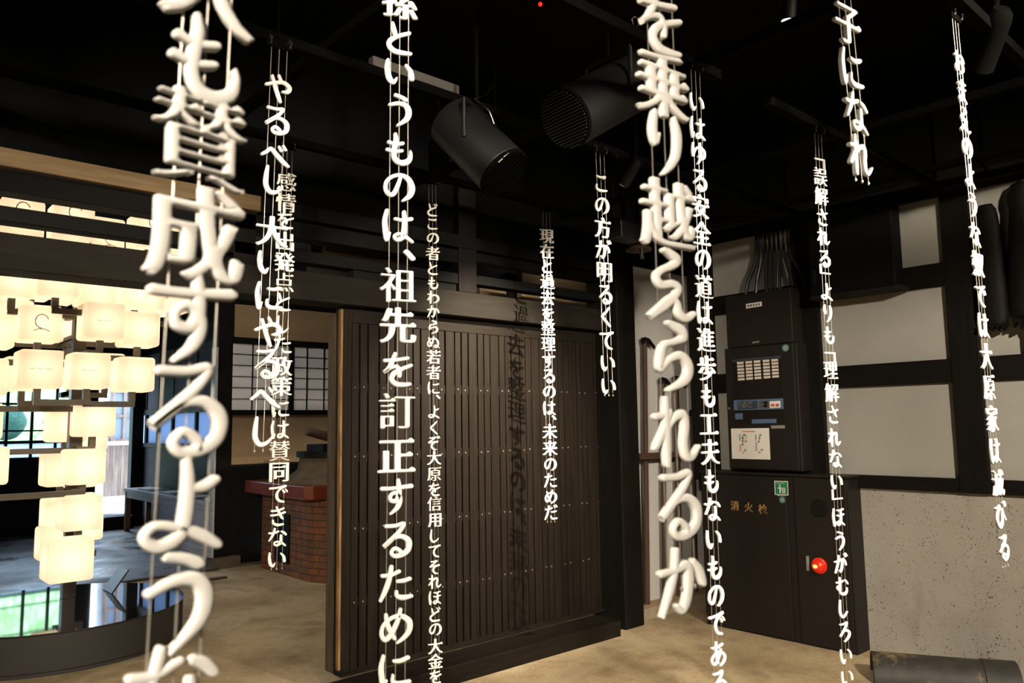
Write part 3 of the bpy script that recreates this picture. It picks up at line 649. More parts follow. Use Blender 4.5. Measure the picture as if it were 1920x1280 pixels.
for (m_, a, b, c, d) in (('greenprint', 1393, 1398, 813.6, 817), ('blue', 1390.5, 1394, 818, 821.5), ('red', 1391.5, 1395, 821.5, 824), ('yellowprint', 1397, 1401, 816, 823), ('greenprint', 1390.6, 1394.5, 825, 828.2), ('darkgrey', 1391.5, 1393.5, 829.5, 835.5), ('greydisc', 1396.5, 1400.5, 825, 829), ('greydisc', 1395, 1399.5, 842, 845.6), ('greydisc', 1392, 1395, 847, 849.6), ('greenprint', 1423.5, 1427.5, 814, 817), ('darkgrey', 1422, 1426, 818.5, 820.5), ('greenprint', 1423, 1425, 821, 825), ('greenprint', 1421, 1424, 826, 829.6), ('greydisc', 1426, 1431, 841.5, 845), ('greydisc', 1422, 1426, 846.5, 849.5)):
    pr(M[m_], a, b, c, d, 'printed_plan')
# cables above the panel
for i in range(8):
    y0 = 3.06-0.036*i; zt = 2.93
    yb = y0+(0.10 if i == 0 else 0.05 if i == 1 else -0.06 if i == 6 else -0.12 if i == 7 else 0)
    cb = MB(); cb.tube([(5.225, y0, zt), (5.225, y0, 2.74), (5.222, y0+(yb-y0)*.25, 2.66), (5.215, y0+(yb-y0)*.8, 2.55), (5.21, yb, 2.47), (5.21, yb, 2.437)], 0.0125, 8)
    o = cb.build('power_cable', M['cable'], None, smooth=True)
    finish(o, ('leftmost bowed black cable running down into the alarm panel', 'second cable from the left above the alarm panel, slightly bowed', 'third black cable from the left above the alarm panel', 'fourth black cable from the left above the alarm panel', 'fourth black cable from the right above the alarm panel', 'third black cable from the right above the alarm panel', 'second cable from the right above the alarm panel, slightly bowed', 'rightmost widely bowed black cable running down into the alarm panel')[i], 'cable', 'cables above the alarm panel')
# wall box, upper right
wbx = thing('wall_box', 'large black box mounted high on the right wall', 'box', (5.17, 2.3, 2.35))
box('box_body', M['black'], 5.105, XW-0.036, 2.02, 2.60, 2.352, 2.90, wbx, 0.012)
box('bottom_lip', M['lintel'], 5.095, XW-0.036, 1.985, 2.60, 2.325, 2.352, wbx, 0.006)
box('latch', M['blackmetal'], 5.098, 5.105, 2.545, 2.57, 2.44, 2.53, wbx)
# tools hanging on the right wall
def hang(name, label, prof, y, parts):
    t_ = thing(name, label, 'tool', (5.2, y, prof[0][1]), 'dark covered tools hanging on the right wall')
    m_ = MB(); m_.lathe([(r, z) for r, z in prof], (0, 0), 20)
    for v in m_.bm.verts: v.co.x = v.co.x*0.5+5.195; v.co.y += y
    m_.build('cover', M['dark'], t_, smooth=True)
    for nm, mb in parts: mb.build(nm, M['dark'], t_)
    return t_
fr = MB()
for k in range(14): fr.box(5.17, 5.22, 1.51-.066+.0098*k, 1.51-.060+.0098*k, 2.035-.012*(k % 3), 2.06)
hang('hanging_tool', 'dark covered tool with rounded top hanging beside the wall post', [(0.066, 2.05), (0.076, 2.10), (0.072, 2.40), (0.066, 2.66), (0.055, 2.74), (0.035, 2.775), (0, 2.78)], 1.51, [('fringe', fr)])
fr = MB()
for k in range(15): fr.box(5.17, 5.22, 1.33-.085+.0115*k, 1.33-.078+.0115*k, 2.05-.015*(k % 4), 2.09)
hd_ = MB(); hd_.cyl((5.195, 1.33, 1.84), (5.195, 1.33, 2.09), 0.014, n=10)
hang('hanging_tool', 'tall dark covered tool with knobbed head and thin pole at right frame edge', [(0.092, 2.08), (0.10, 2.13), (0.085, 2.45), (0.058, 2.72), (0.066, 2.76), (0.062, 2.80), (0.04, 2.86), (0, 2.88)], 1.33, [('fringe', fr), ('pole', hd_)])
for y_ in (1.50, 1.345): pass
# roof tile on the floor
ti = thing('ridge_tile', 'dark half round roof tile with ochre stains on the floor by the right wall', 'roof tile', (4.915, 1.83, 0), None, R(27.9))
def tile_arc(y0, y1, r, th, nm, mat):
    m_ = MB(); A = 20; rows_ = []
    for rr in (r, r-th):
        for yy in (y0, y1): rows_.append([m_.bm.verts.new((rr*math.cos(math.pi*k/A), yy, rr*math.sin(math.pi*k/A)*0.95)) for k in range(A+1)])
    o0, o1, i0, i1 = rows_
    for k in range(A):
        m_.bm.faces.new((o0[k], o0[k+1], o1[k+1], o1[k])); m_.bm.faces.new((i0[k], i1[k], i1[k+1], i0[k+1]))
        m_.bm.faces.new((o0[k], i0[k], i0[k+1], o0[k+1])); m_.bm.faces.new((o1[k], o1[k+1], i1[k+1], i1[k]))
    for k in (0, A): m_.bm.faces.new((o0[k], o1[k], i1[k], i0[k]))
    return m_.build(nm, mat, ti, 0.004, smooth=True, local=False)
tile_arc(-.20, .375, 0.150, 0.024, 'tile_body', M['tile'])
tile_arc(-.365, -.19, 0.156, 0.034, 'tile_collar', M['tile'])
MB().cyl((0, -.335, .0), (0, -.318, .0), 0.118, 0.118, 40).build('end_cap', M['tile'], ti, local=False)

# ================================================================== CUBE LAMP on the round plinth
CX, CY, PH = 1.385, 6.46, 0.262
pl = thing('round_plinth', 'low round dark plinth with a mirror black glass top', 'plinth', (CX, CY, 0))
MB().lathe([(0.82, 0.0), (0.82, 0.03), (0.838, 0.032), (0.838, PH-0.012)], (CX, CY), 72).build('drum', M['plinth'], pl, smooth=True)
MB().lathe([(0.838, PH-0.012), (0.842, PH-0.008), (0.842, PH), (0, PH)], (CX, CY), 96).build('glass_top', M['mirror'], pl)
sgn = thing('desk_sign', 'small dark tilted sign standing on the mirror plinth', 'sign', (1.80, 6.75, PH))
q = Matrix.Rotation(R(-32), 3, 'Y')
MB().box(1.79, 1.802, 6.62, 6.86, PH, PH+0.20, Matrix.Rotation(R(35), 3, 'Y'), Vector((1.796, 6.74, PH))).build('sign_plate', M['post'], sgn, 0.002)

lamp = thing('cube_lamp_tree', 'tall tree of glowing opal glass cubes on the round plinth', 'lamp', (1.52, 6.735, PH))
PXc, PYc = 1.52, 6.735
box('lamp_post', M['post'], PXc-0.045, PXc+0.045, PYc-0.045, PYc+0.045, PH, 3.35, lamp, 0.004)
# cubes: photo centre of the front face and real distance of that face
CUBES = [(135, 1052, 5.82, .272), (112, 1020, 6.75, .25),
 (156.5, 961, 6.42, .26), (122, 966, 6.85, .26), (164, 985, 6.95, .24),
 (164, 875, 6.42, .26), (121, 880, 6.85, .26), (152, 885, 7.15, .25), (-24, 874, 6.35, .26),
 (183, 785, 6.45, .265), (130, 797, 6.85, .26), (172, 815, 7.2, .26), (-33, 790, 6.7, .26),
 (79, 691, 6.28, .272), (172, 694, 6.28, .262), (258, 701, 6.30, .262), (48, 700, 6.9, .26), (-24, 705, 6.5, .26), (140, 688, 7.1, .26), (205, 690, 7.0, .25),
 (79, 605, 6.38, .262), (198, 601, 6.26, .272), (268, 616, 6.36, .265), (-10, 617, 6.6, .26), (133, 612, 7.15, .25), (30, 590, 7.2, .25), (232, 598, 7.2, .25),
 (30, 521, 6.4, .26), (113, 520, 6.25, .262), (186, 540, 6.45, .26), (262, 548, 6.6, .26), (330, 553, 6.4, .26), (66, 528, 7.2, .26), (150, 540, 7.3, .26), (225, 545, 7.3, .26), (300, 560, 7.1, .26),
 (44, 407, 6.25, .27), (141, 414, 6.20, .265), (203, 437, 6.75, .26), (288, 432, 6.2, .26), (332, 447, 6.75, .26), (-45, 395, 6.3, .26)]
shade_me = {}
def shade_mesh(s):
    if s not in shade_me:
        bm = bmesh.new(); bmesh.ops.create_cube(bm, size=s)
        bmesh.ops.bevel(bm, geom=list(bm.edges), offset=0.026, segments=4, profile=0.5, affect='EDGES')
        me = bpy.data.meshes.new('cube_shade'); bm.to_mesh(me); bm.free(); me.materials.append(M['shade'])
        for p in me.polygons: p.use_smooth = True
        me.set_sharp_from_angle(angle=R(60)); shade_me[s] = me
    return shade_me[s]
def local(v): return Vector(v)-Vector(lamp.location)
for i, (px, py, yf, s) in enumerate(CUBES):
    p = at(px, py, 'y', yf); c = Vector((p.x, yf+s/2, p.z))
    o = bpy.data.objects.new('cube_shade', shade_mesh(s)); COL.objects.link(o); o.parent = lamp; o.location = local(c)
    l = bpy.data.lights.new('bulb', 'POINT'); l.energy = 1.05; l.color = (1.0, 0.88, 0.70); l.shadow_soft_size = 0.045
    lo = bpy.data.objects.new('bulb', l); COL.objects.link(lo); lo.parent = o
    zb = c.z-s/2
    if i < 2:
        MB().box(c.x-.02, PXc+.02, c.y+s/2-.004, c.y+s/2+.036, c.z-.02, c.z+.02).box(PXc-.02, PXc+.02, min(c.y+s/2, PYc), max(c.y+s/2, PYc), c.z-.0195, c.z+.0195).build('lamp_arm', M['arm'], lamp); continue
    MB().box(c.x-0.022, c.x+0.022, c.y-0.022, c.y+0.022, zb-0.075, zb+0.002).build('stub', M['arm'], lamp)
    za = zb-0.095
    a = MB(); a.box(min(c.x, PXc)-0.02, max(c.x, PXc)+0.02, c.y-0.02, c.y+0.02, za-0.02, za+0.022)
    if abs(c.y-PYc) > 0.06: a.box(PXc-0.02, PXc+0.02, min(c.y, PYc), max(c.y, PYc), za-0.0195, za+0.0215)
    a.build('lamp_arm', M['arm'], lamp)
brown = plain('sepia_print', (0.42, 0.26, 0.13), 0.8)
for (px, py, yf, w_) in ((198, 601, 6.26, .10), (79, 691, 6.28, .15), (172, 694, 6.28, .12)):
    p = at(px, py, 'y', yf); t = MB(); n = int(w_/.011)
    for k in range(n):
        if k % 5 != 3: t.box(p.x-w_/2+k*.011, p.x-w_/2+k*.011+.007, yf-.0012, yf, p.z-.002, p.z+.002)
    t.build('printed_line', brown, lamp)
for (px, py, yf) in ((142, 398, 6.20), (291, 417, 6.2), (44, 392, 6.25), (208, 447, 6.75), (79, 602, 6.38)):
    p = at(px, py, 'y', yf); t = MB()
    pts = [(p.x+.042*math.cos(a), yf-.001, p.z+.05*math.sin(a)) for a in [R(20+14*k) for k in range(19)]]
    t.tube(pts, .0035, 6); t.tube([(p.x-.05, yf-.001, p.z-.07), (p.x-.02, yf-.001, p.z-.055), (p.x+.02, yf-.001, p.z-.055), (p.x+.05, yf-.001, p.z-.07)], .003, 6)
    t.build('printed_sketch', brown, lamp)

# ================================================================== CEILING GRID, PROJECTORS, SPOTS
grid = thing('ceiling_track_grid', 'black metal track grid hanging below the ceiling', 'track grid', (2.5, 1.5, 2.94))
for y in (0.87, 1.76, 2.65, 3.59): [box('cross_track', M['rail'], x0, x1, y-0.022, y+0.022, 2.925, 2.965, grid, 0.003) for x0, x1 in (((-1.2, 2.76), (3.16, 5.2)) if y == 1.76 else ((-1.2, 5.2),))]
for x in (0.25, 1.43, 2.68, 3.94, 4.9): box('long_track', M['rail'], x-0.022, x+0.022, -1.5, 3.85, 2.966, 3.006, grid, 0.003)
for x in (0.25, 1.43, 2.68, 3.94, 4.9):
    for y in (-0.6, 1.2, 3.1): MB().cyl((x, y, 3.0), (x, y, ZC), 0.007, n=8).build('hanger_rod', M['rail'], grid)
finish(box('lit_track_strip', plain('painted_lit_track', (0.036, 0.033, 0.028), 0.6), 1.68, 2.14, 2.725, 2.765, 3.008, 3.06, None, 0.003), 'short pale strip painted as a lit stretch of ceiling track behind the projector', 'track strip')  # spotlight catching the track, put in as a paler piece

def projector(label, c0, c1, r, face, mount, pm):
    c0, c1 = Vector(c0), Vector(c1); ax = (c1-c0).normalized()
    t_ = thing('projector', label, 'projector', c0)
    MB().cyl(c0, c1, r, r, 48).build('barrel', pm, t_, 0.008, smooth=True)
    e = ax*(1 if face else -1); fc = (c1 if face else c0); qn = e.to_track_quat('Z', 'Y')
    rg = MB(); rg.cyl(fc-e*0.004, fc+e*0.016, r*1.02, r*1.02, 48); rg.build('front_ring', M['rail'], t_, 0.003, smooth=True)
    gl = MB(); n = 19
    for k in range(n):
        v = -0.92+1.84*k/(n-1); h = math.sqrt(max(0, .9-v*v))*r
        if h < .01: continue
        pts = []
        a_, b_ = fc+e*0.02+qn@Vector((-h, v*r, 0)), fc+e*0.02+qn@Vector((h, v*r, 0)); gl.cyl(a_, b_, 0.0028, n=6)
    gl.build('grille_slats', M['blackmetal'] if not face else M['rail'], t_)
    mid = c0.lerp(c1, .5); mx, my, mz = mount
    br = MB(); side = ax.cross(Vector((0, 0, 1))).normalized()
    for sgn_ in (-1, 1): br.tube([mid+side*(r+.006)*sgn_, mid+side*(r+.006)*sgn_+Vector((0, 0, r+.05))], .010, 8)
    br.tube([mid+side*(r+.006)+Vector((0, 0, r+.05)), mid-side*(r+.006)+Vector((0, 0, r+.05))], .010, 8)
    MB().tube([mid+Vector((0, 0, r+.05)), (mid.x, mid.y, ZC)], .010, 10).build('stem', M['rail'], t_, smooth=True)
    br.build('yoke', pm, t_, smooth=True)
    return t_
def deep(px, py, d): 
    v = _fw*FPX+RT*(px-960)-UP*(py-640); return EYE+v*(d/FPX)
pr1 = projector('black cylindrical projector hanging left of centre, tilted down to the right', deep(848, 226, 3.55), deep(943, 322, 3.42), 0.122, True, (0, 0, 0), M['blackmetal'])
mk = MB(); pq = deep(945, 295, 3.27)
for k, (dx, dz, w_, h_) in enumerate(((-.018, -.016, .012, .004), (-.010, -.009, .010, .004), (.002, .004, .007, .003), (.010, .010, .006, .003), (.018, .016, .004, .003))):
    c = pq+RT*dx+UP*dz; mk.tube([c-RT*w_*.4-UP*w_*.4, c+RT*w_*.4+UP*w_*.4], h_*.45, 6)
mk.build('maker_mark', M['paper'], pr1)
pr2 = projector('black cylindrical projector in the upper middle with its slatted end facing the viewer', deep(1062, 222, 3.30), deep(1213, 143, 3.66), 0.128, False, (0, 0, 0), M['darkmetal'])
sw = MB(); sw.tube([deep(890, 185, 3.45), deep(905, 196, 3.45), deep(918, 208, 3.45), deep(925, 228, 3.45), deep(930, 250, 3.46)], .0035, 6)
sw.tube([deep(890, 185, 3.45), deep(912, 178, 3.5), deep(925, 160, 3.6)], .002, 6)
sw.build('safety_cable', M['chrome'], pr1, smooth=True)
kb = MB(); kb.tube([deep(1190, 31, 3.2), deep(1185, 36, 3.2), deep(1188, 48, 3.2), deep(1191, 59, 3.2), deep(1195, 48, 3.2), deep(1197, 36, 3.2), deep(1190, 31, 3.2)], .0018, 6)
kb.tube([deep(1191, 59, 3.2), deep(1174, 76, 3.3)], .0015, 6)
kb.build('safety_hook', M['chrome'], pr2, smooth=True)

def spot(label, loc, aim, lit=False, r=0.045, L=0.19, group='black ceiling spotlights'):
    loc, aim = Vector(loc), Vector(aim); d = (aim-loc).normalized()
    t_ = thing('ceiling_spotlight', label, 'spotlight', loc, group)
    b0 = loc-d*L
    h = MB(); prof = [(r*.55, -L-.02), (r*.9, -L), (r, -L+.03), (r, 0.02), (r*.88, 0.02), (r*.85, -.004)]
    qn = d.to_track_quat('Z', 'Y'); m_ = MB(); m_.lathe([(a, z) for a, z in prof], (0, 0), 28)
    m_.bm.transform(Matrix.Translation(loc) @ qn.to_matrix().to_4x4())
    m_.build('housing', M['darkmetal'] if lit else M['rail'], t_, smooth=True)
    MB().cyl(loc+d*0.021, loc+d*0.012, r*.93, r*.93, 28).build('lens', M['lampface'] if lit else M['black'], t_)
    MB().tube([b0+d*L*.3, Vector((b0.x, b0.y, b0.z+.10)), (b0.x, b0.y, ZC)], .012, 10).build('stem', M['rail'], t_, smooth=True)
    return t_
NAMES = ('lit black spotlight in view at the top right', 'small black spotlight left of the thick strand, turned towards the slatted door', 'lit black spotlight above and behind the viewer, leftmost of those out of frame', 'lit black spotlight above and behind the viewer, middle of those out of frame', 'lit black spotlight above and behind the viewer, rightmost of those out of frame', 'lit black spotlight out of frame left, aimed at the brown beam', 'lit black spotlight just above the frame, aimed at the strands along the door')
for i, (p, tg, e, a, r_, b_) in enumerate(LAMPS):
    p = Vector(p); d = (Vector(tg)-p).normalized()
    if i == 0: spot(NAMES[0], p+Vector((0, 0, .012)), p+Vector((0.05, 0.13, -1)), True, 0.030, 0.24)
    else: spot(NAMES[i], p-d*0.03, tg, True, .036 if i == 1 else .045, .12 if i == 1 else .19)
spot('unlit black spotlight behind the top of the rightmost character strand', deep(1840, 120, 3.0), deep(1815, 190, 3.1), r=.05)
spot('unlit black spotlight under the left projector', deep(823, 335, 4.2), deep(824, 420, 4.25), r=.055)
MB_ = thing('wall_speaker', 'dim black box light fixed over the door post', 'box light', deep(1178, 438, 5.1))
c = deep(1170, 432, 5.1)
box('housing', M['blackmetal'], c.x-.10, c.x+.10, c.y-.06, c.y+.06, c.z-.07, c.z+.05, MB_, .008)
MB().tube([(c.x, c.y, c.z), (c.x, c.y, ZC)], .012, 8).build('stem', M['rail'], MB_)
bl = thing('wall_bell', 'dull brown round fitting hanging above the white board', 'fitting', (4.72, 3.8, 2.9))
c = deep(1197, 470, 5.3)
c = Vector((c.x, c.y-.0, c.z))
mm = MB(); mm.lathe([(0, c.z+.05), (.05, c.z+.045), (.085, c.z+.02), (.09, c.z), (.075, c.z-.004), (0, c.z-.01)], (c.x, c.y), 24); mm.build('dome', M['pole'], bl, smooth=True)
for dx in (-.06, 0, .055): MB().cyl((c.x+dx*.8, c.y+dx*.6-.03, c.z), (c.x+dx*.8, c.y+dx*.6-.03, c.z-.05), .014, n=12).build('clapper', M['blackmetal'], bl)
MB().tube([(c.x, c.y, c.z+.05), (c.x, c.y, ZC)], .008, 8).build('stem', M['rail'], bl)
ce = thing('ceiling_sensor', 'small black ceiling sensor box with a red indicator light', 'sensor', deep(1010, 5, 3.3))
c = deep(1012, -6, 3.3); box('housing', M['rail'], c.x-.06, c.x+.06, c.y-.05, c.y+.05, c.z-.02, c.z+.05, ce, .006)
MB().ball(deep(1013, 8, 3.28), .009, 10).build('indicator', M['led'], ce)
MB().tube([(c.x, c.y, c.z), (c.x, c.y, ZC)], .008, 8).build('stem', M['rail'], ce)
STRANDS = {
 'A': dict(y=0.85, em=0.1156, yaw=9.0, zb=None, top=(0.3281, 0.2859),
  ch=[('人', 0.3082, 2.0015), ('も', 0.3062, 1.9134), ('賛', 0.3041, 1.8189), ('成', 0.3017, 1.7124), ('す', 0.2997, 1.6206), ('る', 0.2975, 1.5211), ('よ', 0.2953, 1.4232), ('う', 0.2931, 1.3228), ('な', 0.2911, 1.2336)]),
 'B': dict(y=2.62, em=0.1226, yaw=-3.0, zb=1.423, top=(1.2137, 1.1686),
  ch=[('や', 1.21, 2.7429), ('る', 1.2071, 2.62), ('べ', 1.204, 2.4924), ('し', 1.2017, 2.3941), ('大', 1.1972, 2.2038), ('い', 1.1945, 2.0884), ('に', 1.1916, 1.9683), ('や', 1.1886, 1.84), ('る', 1.1859, 1.7264), ('べ', 1.1832, 1.6119), ('し', 1.1803, 1.4913)]),
 'C': dict(y=3.59, em=0.1043, yaw=-13.0, zb=0.837, top=(1.7138, 1.6958),
  ch=[('感', 1.7122, 2.7301), ('情', 1.7112, 2.6227), ('を', 1.7104, 2.5351), ('出', 1.7093, 2.4263), ('発', 1.7083, 2.3208), ('点', 1.7073, 2.2187), ('と', 1.7064, 2.1198), ('し', 1.7053, 2.0082), ('た', 1.7044, 1.9105), ('政', 1.7034, 1.8029), ('策', 1.7025, 1.7038), ('に', 1.7014, 1.5975), ('は', 1.7005, 1.4944), ('賛', 1.6995, 1.392), ('同', 1.6985, 1.2902), ('で', 1.6975, 1.1865), ('き', 1.6966, 1.0834), ('な', 1.6956, 0.9834), ('い', 1.6947, 0.8816)]),
 'D': dict(y=1.73, em=0.1034, yaw=-16.0, zb=None, top=(1.1532, 1.1399),
  ch=[('孫', 1.1516, 2.67), ('と', 1.1508, 2.5641), ('い', 1.1501, 2.4655), ('う', 1.1494, 2.3572), ('も', 1.1486, 2.2501), ('の', 1.1479, 2.1413), ('は', 1.1471, 2.0351), ('、', 1.1466, 1.9577), ('祖', 1.146, 1.8738), ('先', 1.1453, 1.7663), ('を', 1.1445, 1.6502), ('訂', 1.1437, 1.5411), ('正', 1.1429, 1.4264), ('す', 1.1421, 1.3198), ('る', 1.1414, 1.2105), ('た', 1.1406, 1.1039), ('め', 1.1399, 0.9958), ('に', 1.1391, 0.8891)]),
 'E': dict(y=3.59, em=0.0859, yaw=-20.0, zb=None, top=(2.6145, 2.6199),
  ch=[('ど', 2.6149, 2.7462), ('こ', 2.6151, 2.6609), ('の', 2.6154, 2.576), ('者', 2.6156, 2.4883), ('と', 2.6159, 2.4009), ('も', 2.6161, 2.3171), ('わ', 2.6164, 2.2335), ('か', 2.6166, 2.1502), ('ら', 2.6169, 2.0612), ('ぬ', 2.6171, 1.9756), ('若', 2.6174, 1.8903), ('者', 2.6176, 1.8023), ('に', 2.6179, 1.7147), ('、', 2.618, 1.6635), ('よ', 2.6183, 1.5795), ('く', 2.6185, 1.4898), ('ぞ', 2.6188, 1.4064), ('大', 2.619, 1.3234), ('原', 2.6192, 1.2348), ('を', 2.6195, 1.1495), ('信', 2.6197, 1.0704), ('用', 2.62, 0.98), ('し', 2.6202, 0.8957), ('て', 2.6205, 0.8118), ('そ', 2.6207, 0.7254), ('れ', 2.6209, 0.6479), ('ほ', 2.6212, 0.5621), ('ど', 2.6214, 0.4738), ('の', 2.6217, 0.3916), ('大', 2.6219, 0.3041), ('金', 2.6222, 0.2254), ('を', 2.6224, 0.1441)]),
 'F': dict(y=3.59, em=0.1046, yaw=-18.0, zb=0.888, top=(3.539, 3.5277),
  ch=[('現', 3.5379, 2.729), ('在', 3.5373, 2.6289), ('と', 3.5367, 2.5292), ('過', 3.5361, 2.4265), ('去', 3.5355, 2.3206), ('を', 3.5349, 2.2153), ('整', 3.5343, 2.1209), ('理', 3.5337, 2.0164), ('す', 3.5331, 1.909), ('る', 3.5325, 1.809), ('の', 3.5319, 1.7059), ('は', 3.5312, 1.6034), ('、', 3.5309, 1.542), ('未', 3.5304, 1.4538), ('来', 3.5297, 1.3489), ('の', 3.5291, 1.2446), ('た', 3.5285, 1.1475), ('め', 3.5279, 1.044), ('だ', 3.5273, 0.9477)]),
 'G': dict(y=2.62, em=0.1163, yaw=-6.0, zb=1.641, top=(2.9831, 3.009),
  ch=[('こ', 2.9854, 2.7378), ('の', 2.987, 2.619), ('方', 2.9885, 2.5037), ('が', 2.9901, 2.3918), ('明', 2.9917, 2.2722), ('る', 2.9933, 2.156), ('く', 2.9949, 2.0405), ('て', 2.9965, 1.9202), ('い', 2.9981, 1.8033), ('い', 2.9997, 1.687)]),
 'H': dict(y=0.85, em=0.1399, yaw=-6.0, zb=None, top=(1.1465, 1.1521),
  ch=[('を', 1.1484, 2.2482), ('乗', 1.1488, 2.1258), ('り', 1.1491, 2.0107), ('越', 1.1495, 1.8794), ('え', 1.1499, 1.7495), ('ら', 1.1503, 1.6182), ('れ', 1.1507, 1.4848), ('る', 1.1511, 1.3557), ('か', 1.1515, 1.2256)]),
 'I': dict(y=1.73, em=0.1038, yaw=-6.0, zb=None, top=(2.5575, 2.5491),
  ch=[('い', 2.5569, 2.7639), ('は', 2.5564, 2.6582), ('ゆ', 2.5559, 2.5554), ('る', 2.5555, 2.4468), ('安', 2.555, 2.3412), ('全', 2.5545, 2.2343), ('の', 2.5541, 2.1282), ('道', 2.5536, 2.0229), ('は', 2.5532, 1.9204), ('進', 2.5527, 1.8146), ('歩', 2.5522, 1.7055), ('も', 2.5518, 1.6013), ('工', 2.5513, 1.4938), ('夫', 2.5508, 1.3872), ('も', 2.5504, 1.2795), ('な', 2.5499, 1.1726), ('い', 2.5494, 1.0646), ('も', 2.549, 0.9613), ('の', 2.5485, 0.855), ('で', 2.5481, 0.7552), ('あ', 2.5476, 0.6486), ('る', 2.5471, 0.5447)]),
 'J': dict(y=1.75, em=0.0982, yaw=-12.0, zb=None, top=(3.6078, 3.5896),
  ch=[('﹁', 3.6065, 2.7583), ('誤', 3.6057, 2.683), ('解', 3.6048, 2.5839), ('さ', 3.6038, 2.4801), ('れ', 3.6028, 2.3823), ('る', 3.6018, 2.2745), ('﹂', 3.6012, 2.2143), ('よ', 3.6003, 2.1128), ('り', 3.5992, 2.0067), ('も', 3.5982, 1.9038), ('﹁', 3.5973, 1.8067), ('理', 3.5966, 1.7355), ('解', 3.5956, 1.6293), ('さ', 3.5946, 1.5263), ('れ', 3.5936, 1.4189), ('な', 3.5926, 1.3197), ('い', 3.5916, 1.2137), ('﹂', 3.591, 1.1475), ('ほ', 3.5901, 1.0523), ('う', 3.589, 0.9432), ('が', 3.5881, 0.8444), ('む', 3.5871, 0.7415), ('し', 3.5861, 0.6416), ('ろ', 3.5851, 0.5352), ('い', 3.5841, 0.4319), ('い', 3.5832, 0.3362)]),
 'K': dict(y=0.88, em=0.1264, yaw=-6.0, zb=2.129, top=(1.9889, 2.1349),
  ch=[('い', 2.0049, 2.6913), ('子', 2.0155, 2.5542), ('に', 2.0247, 2.4341), ('な', 2.0339, 2.3148), ('れ', 2.0429, 2.1977)]),
 'L': dict(y=0.9, em=0.0974, yaw=-2.0, zb=1.006, top=(2.9317, 3.0039),
  ch=[('お', 2.9377, 2.7424), ('ま', 2.9416, 2.64), ('え', 2.9455, 2.5362), ('の', 2.9494, 2.435), ('よ', 2.9531, 2.3363), ('う', 2.9571, 2.2325), ('な', 2.961, 2.1293), ('奴', 2.9649, 2.0268), ('で', 2.9691, 1.9157), ('は', 2.9729, 1.8145), ('大', 2.977, 1.7085), ('原', 2.981, 1.6031), ('家', 2.985, 1.4966), ('は', 2.9891, 1.389), ('滅', 2.9931, 1.2821), ('び', 2.9971, 1.1777), ('る', 3.0013, 1.0669)]),
}

# ================================================================== HANGING STRANDS OF CHARACTERS
def outline(ch):
    if ch == '﹁': return [[(-.36, .08), (.30, .08), (.30, -.34), (.38, -.34), (.38, .155), (-.36, .155)]]
    if ch == '﹂': return [[(.36, -.08), (-.30, -.08), (-.30, .34), (-.38, .34), (-.38, -.155), (.36, -.155)]]
    c = bpy.data.curves.new('glyph', 'FONT'); c.body = ch; c.size = 1.0
    o = bpy.data.objects.new('glyph', c); COL.objects.link(o)
    dg = bpy.context.evaluated_depsgraph_get(); ev = o.evaluated_get(dg); cu = ev.to_curve(dg); loops = []
    for s in cu.splines:
        bp = s.bezier_points; n = len(bp); L = []
        for i in range(n):
            a, b = bp[i], bp[(i+1) % n]; p0, p1, p2, p3 = a.co, a.handle_right, b.handle_left, b.co
            ch_ = (p3-p0).length
            dev = 0 if ch_ < 1e-6 else max(((p1-p0)-(p3-p0)*((p1-p0).dot(p3-p0)/ch_**2)).length, ((p2-p0)-(p3-p0)*((p2-p0).dot(p3-p0)/ch_**2)).length)
            k = 1 if dev < .004 else (4 if ch_ < .15 else 6)
            for j in range(k):
                t = j/k; q = p0*(1-t)**3+p1*3*t*(1-t)**2+p2*3*t*t*(1-t)+p3*t**3; L.append((q.x, q.y))
        P = []
        for q in L:
            if not P or math.hypot(q[0]-P[-1][0], q[1]-P[-1][1]) > .004: P.append(q)
        if math.hypot(P[0][0]-P[-1][0], P[0][1]-P[-1][1]) < .004: P.pop()
        loops.append(P)
    ev.to_curve_clear(); bpy.data.objects.remove(o); bpy.data.curves.remove(c)
    return loops
def area(P): return .5*sum(P[i][0]*P[(i+1) % len(P)][1]-P[(i+1) % len(P)][0]*P[i][1] for i in range(len(P)))
def is_kanji(ch): return '\u4e00' <= ch <= '\u9fff'
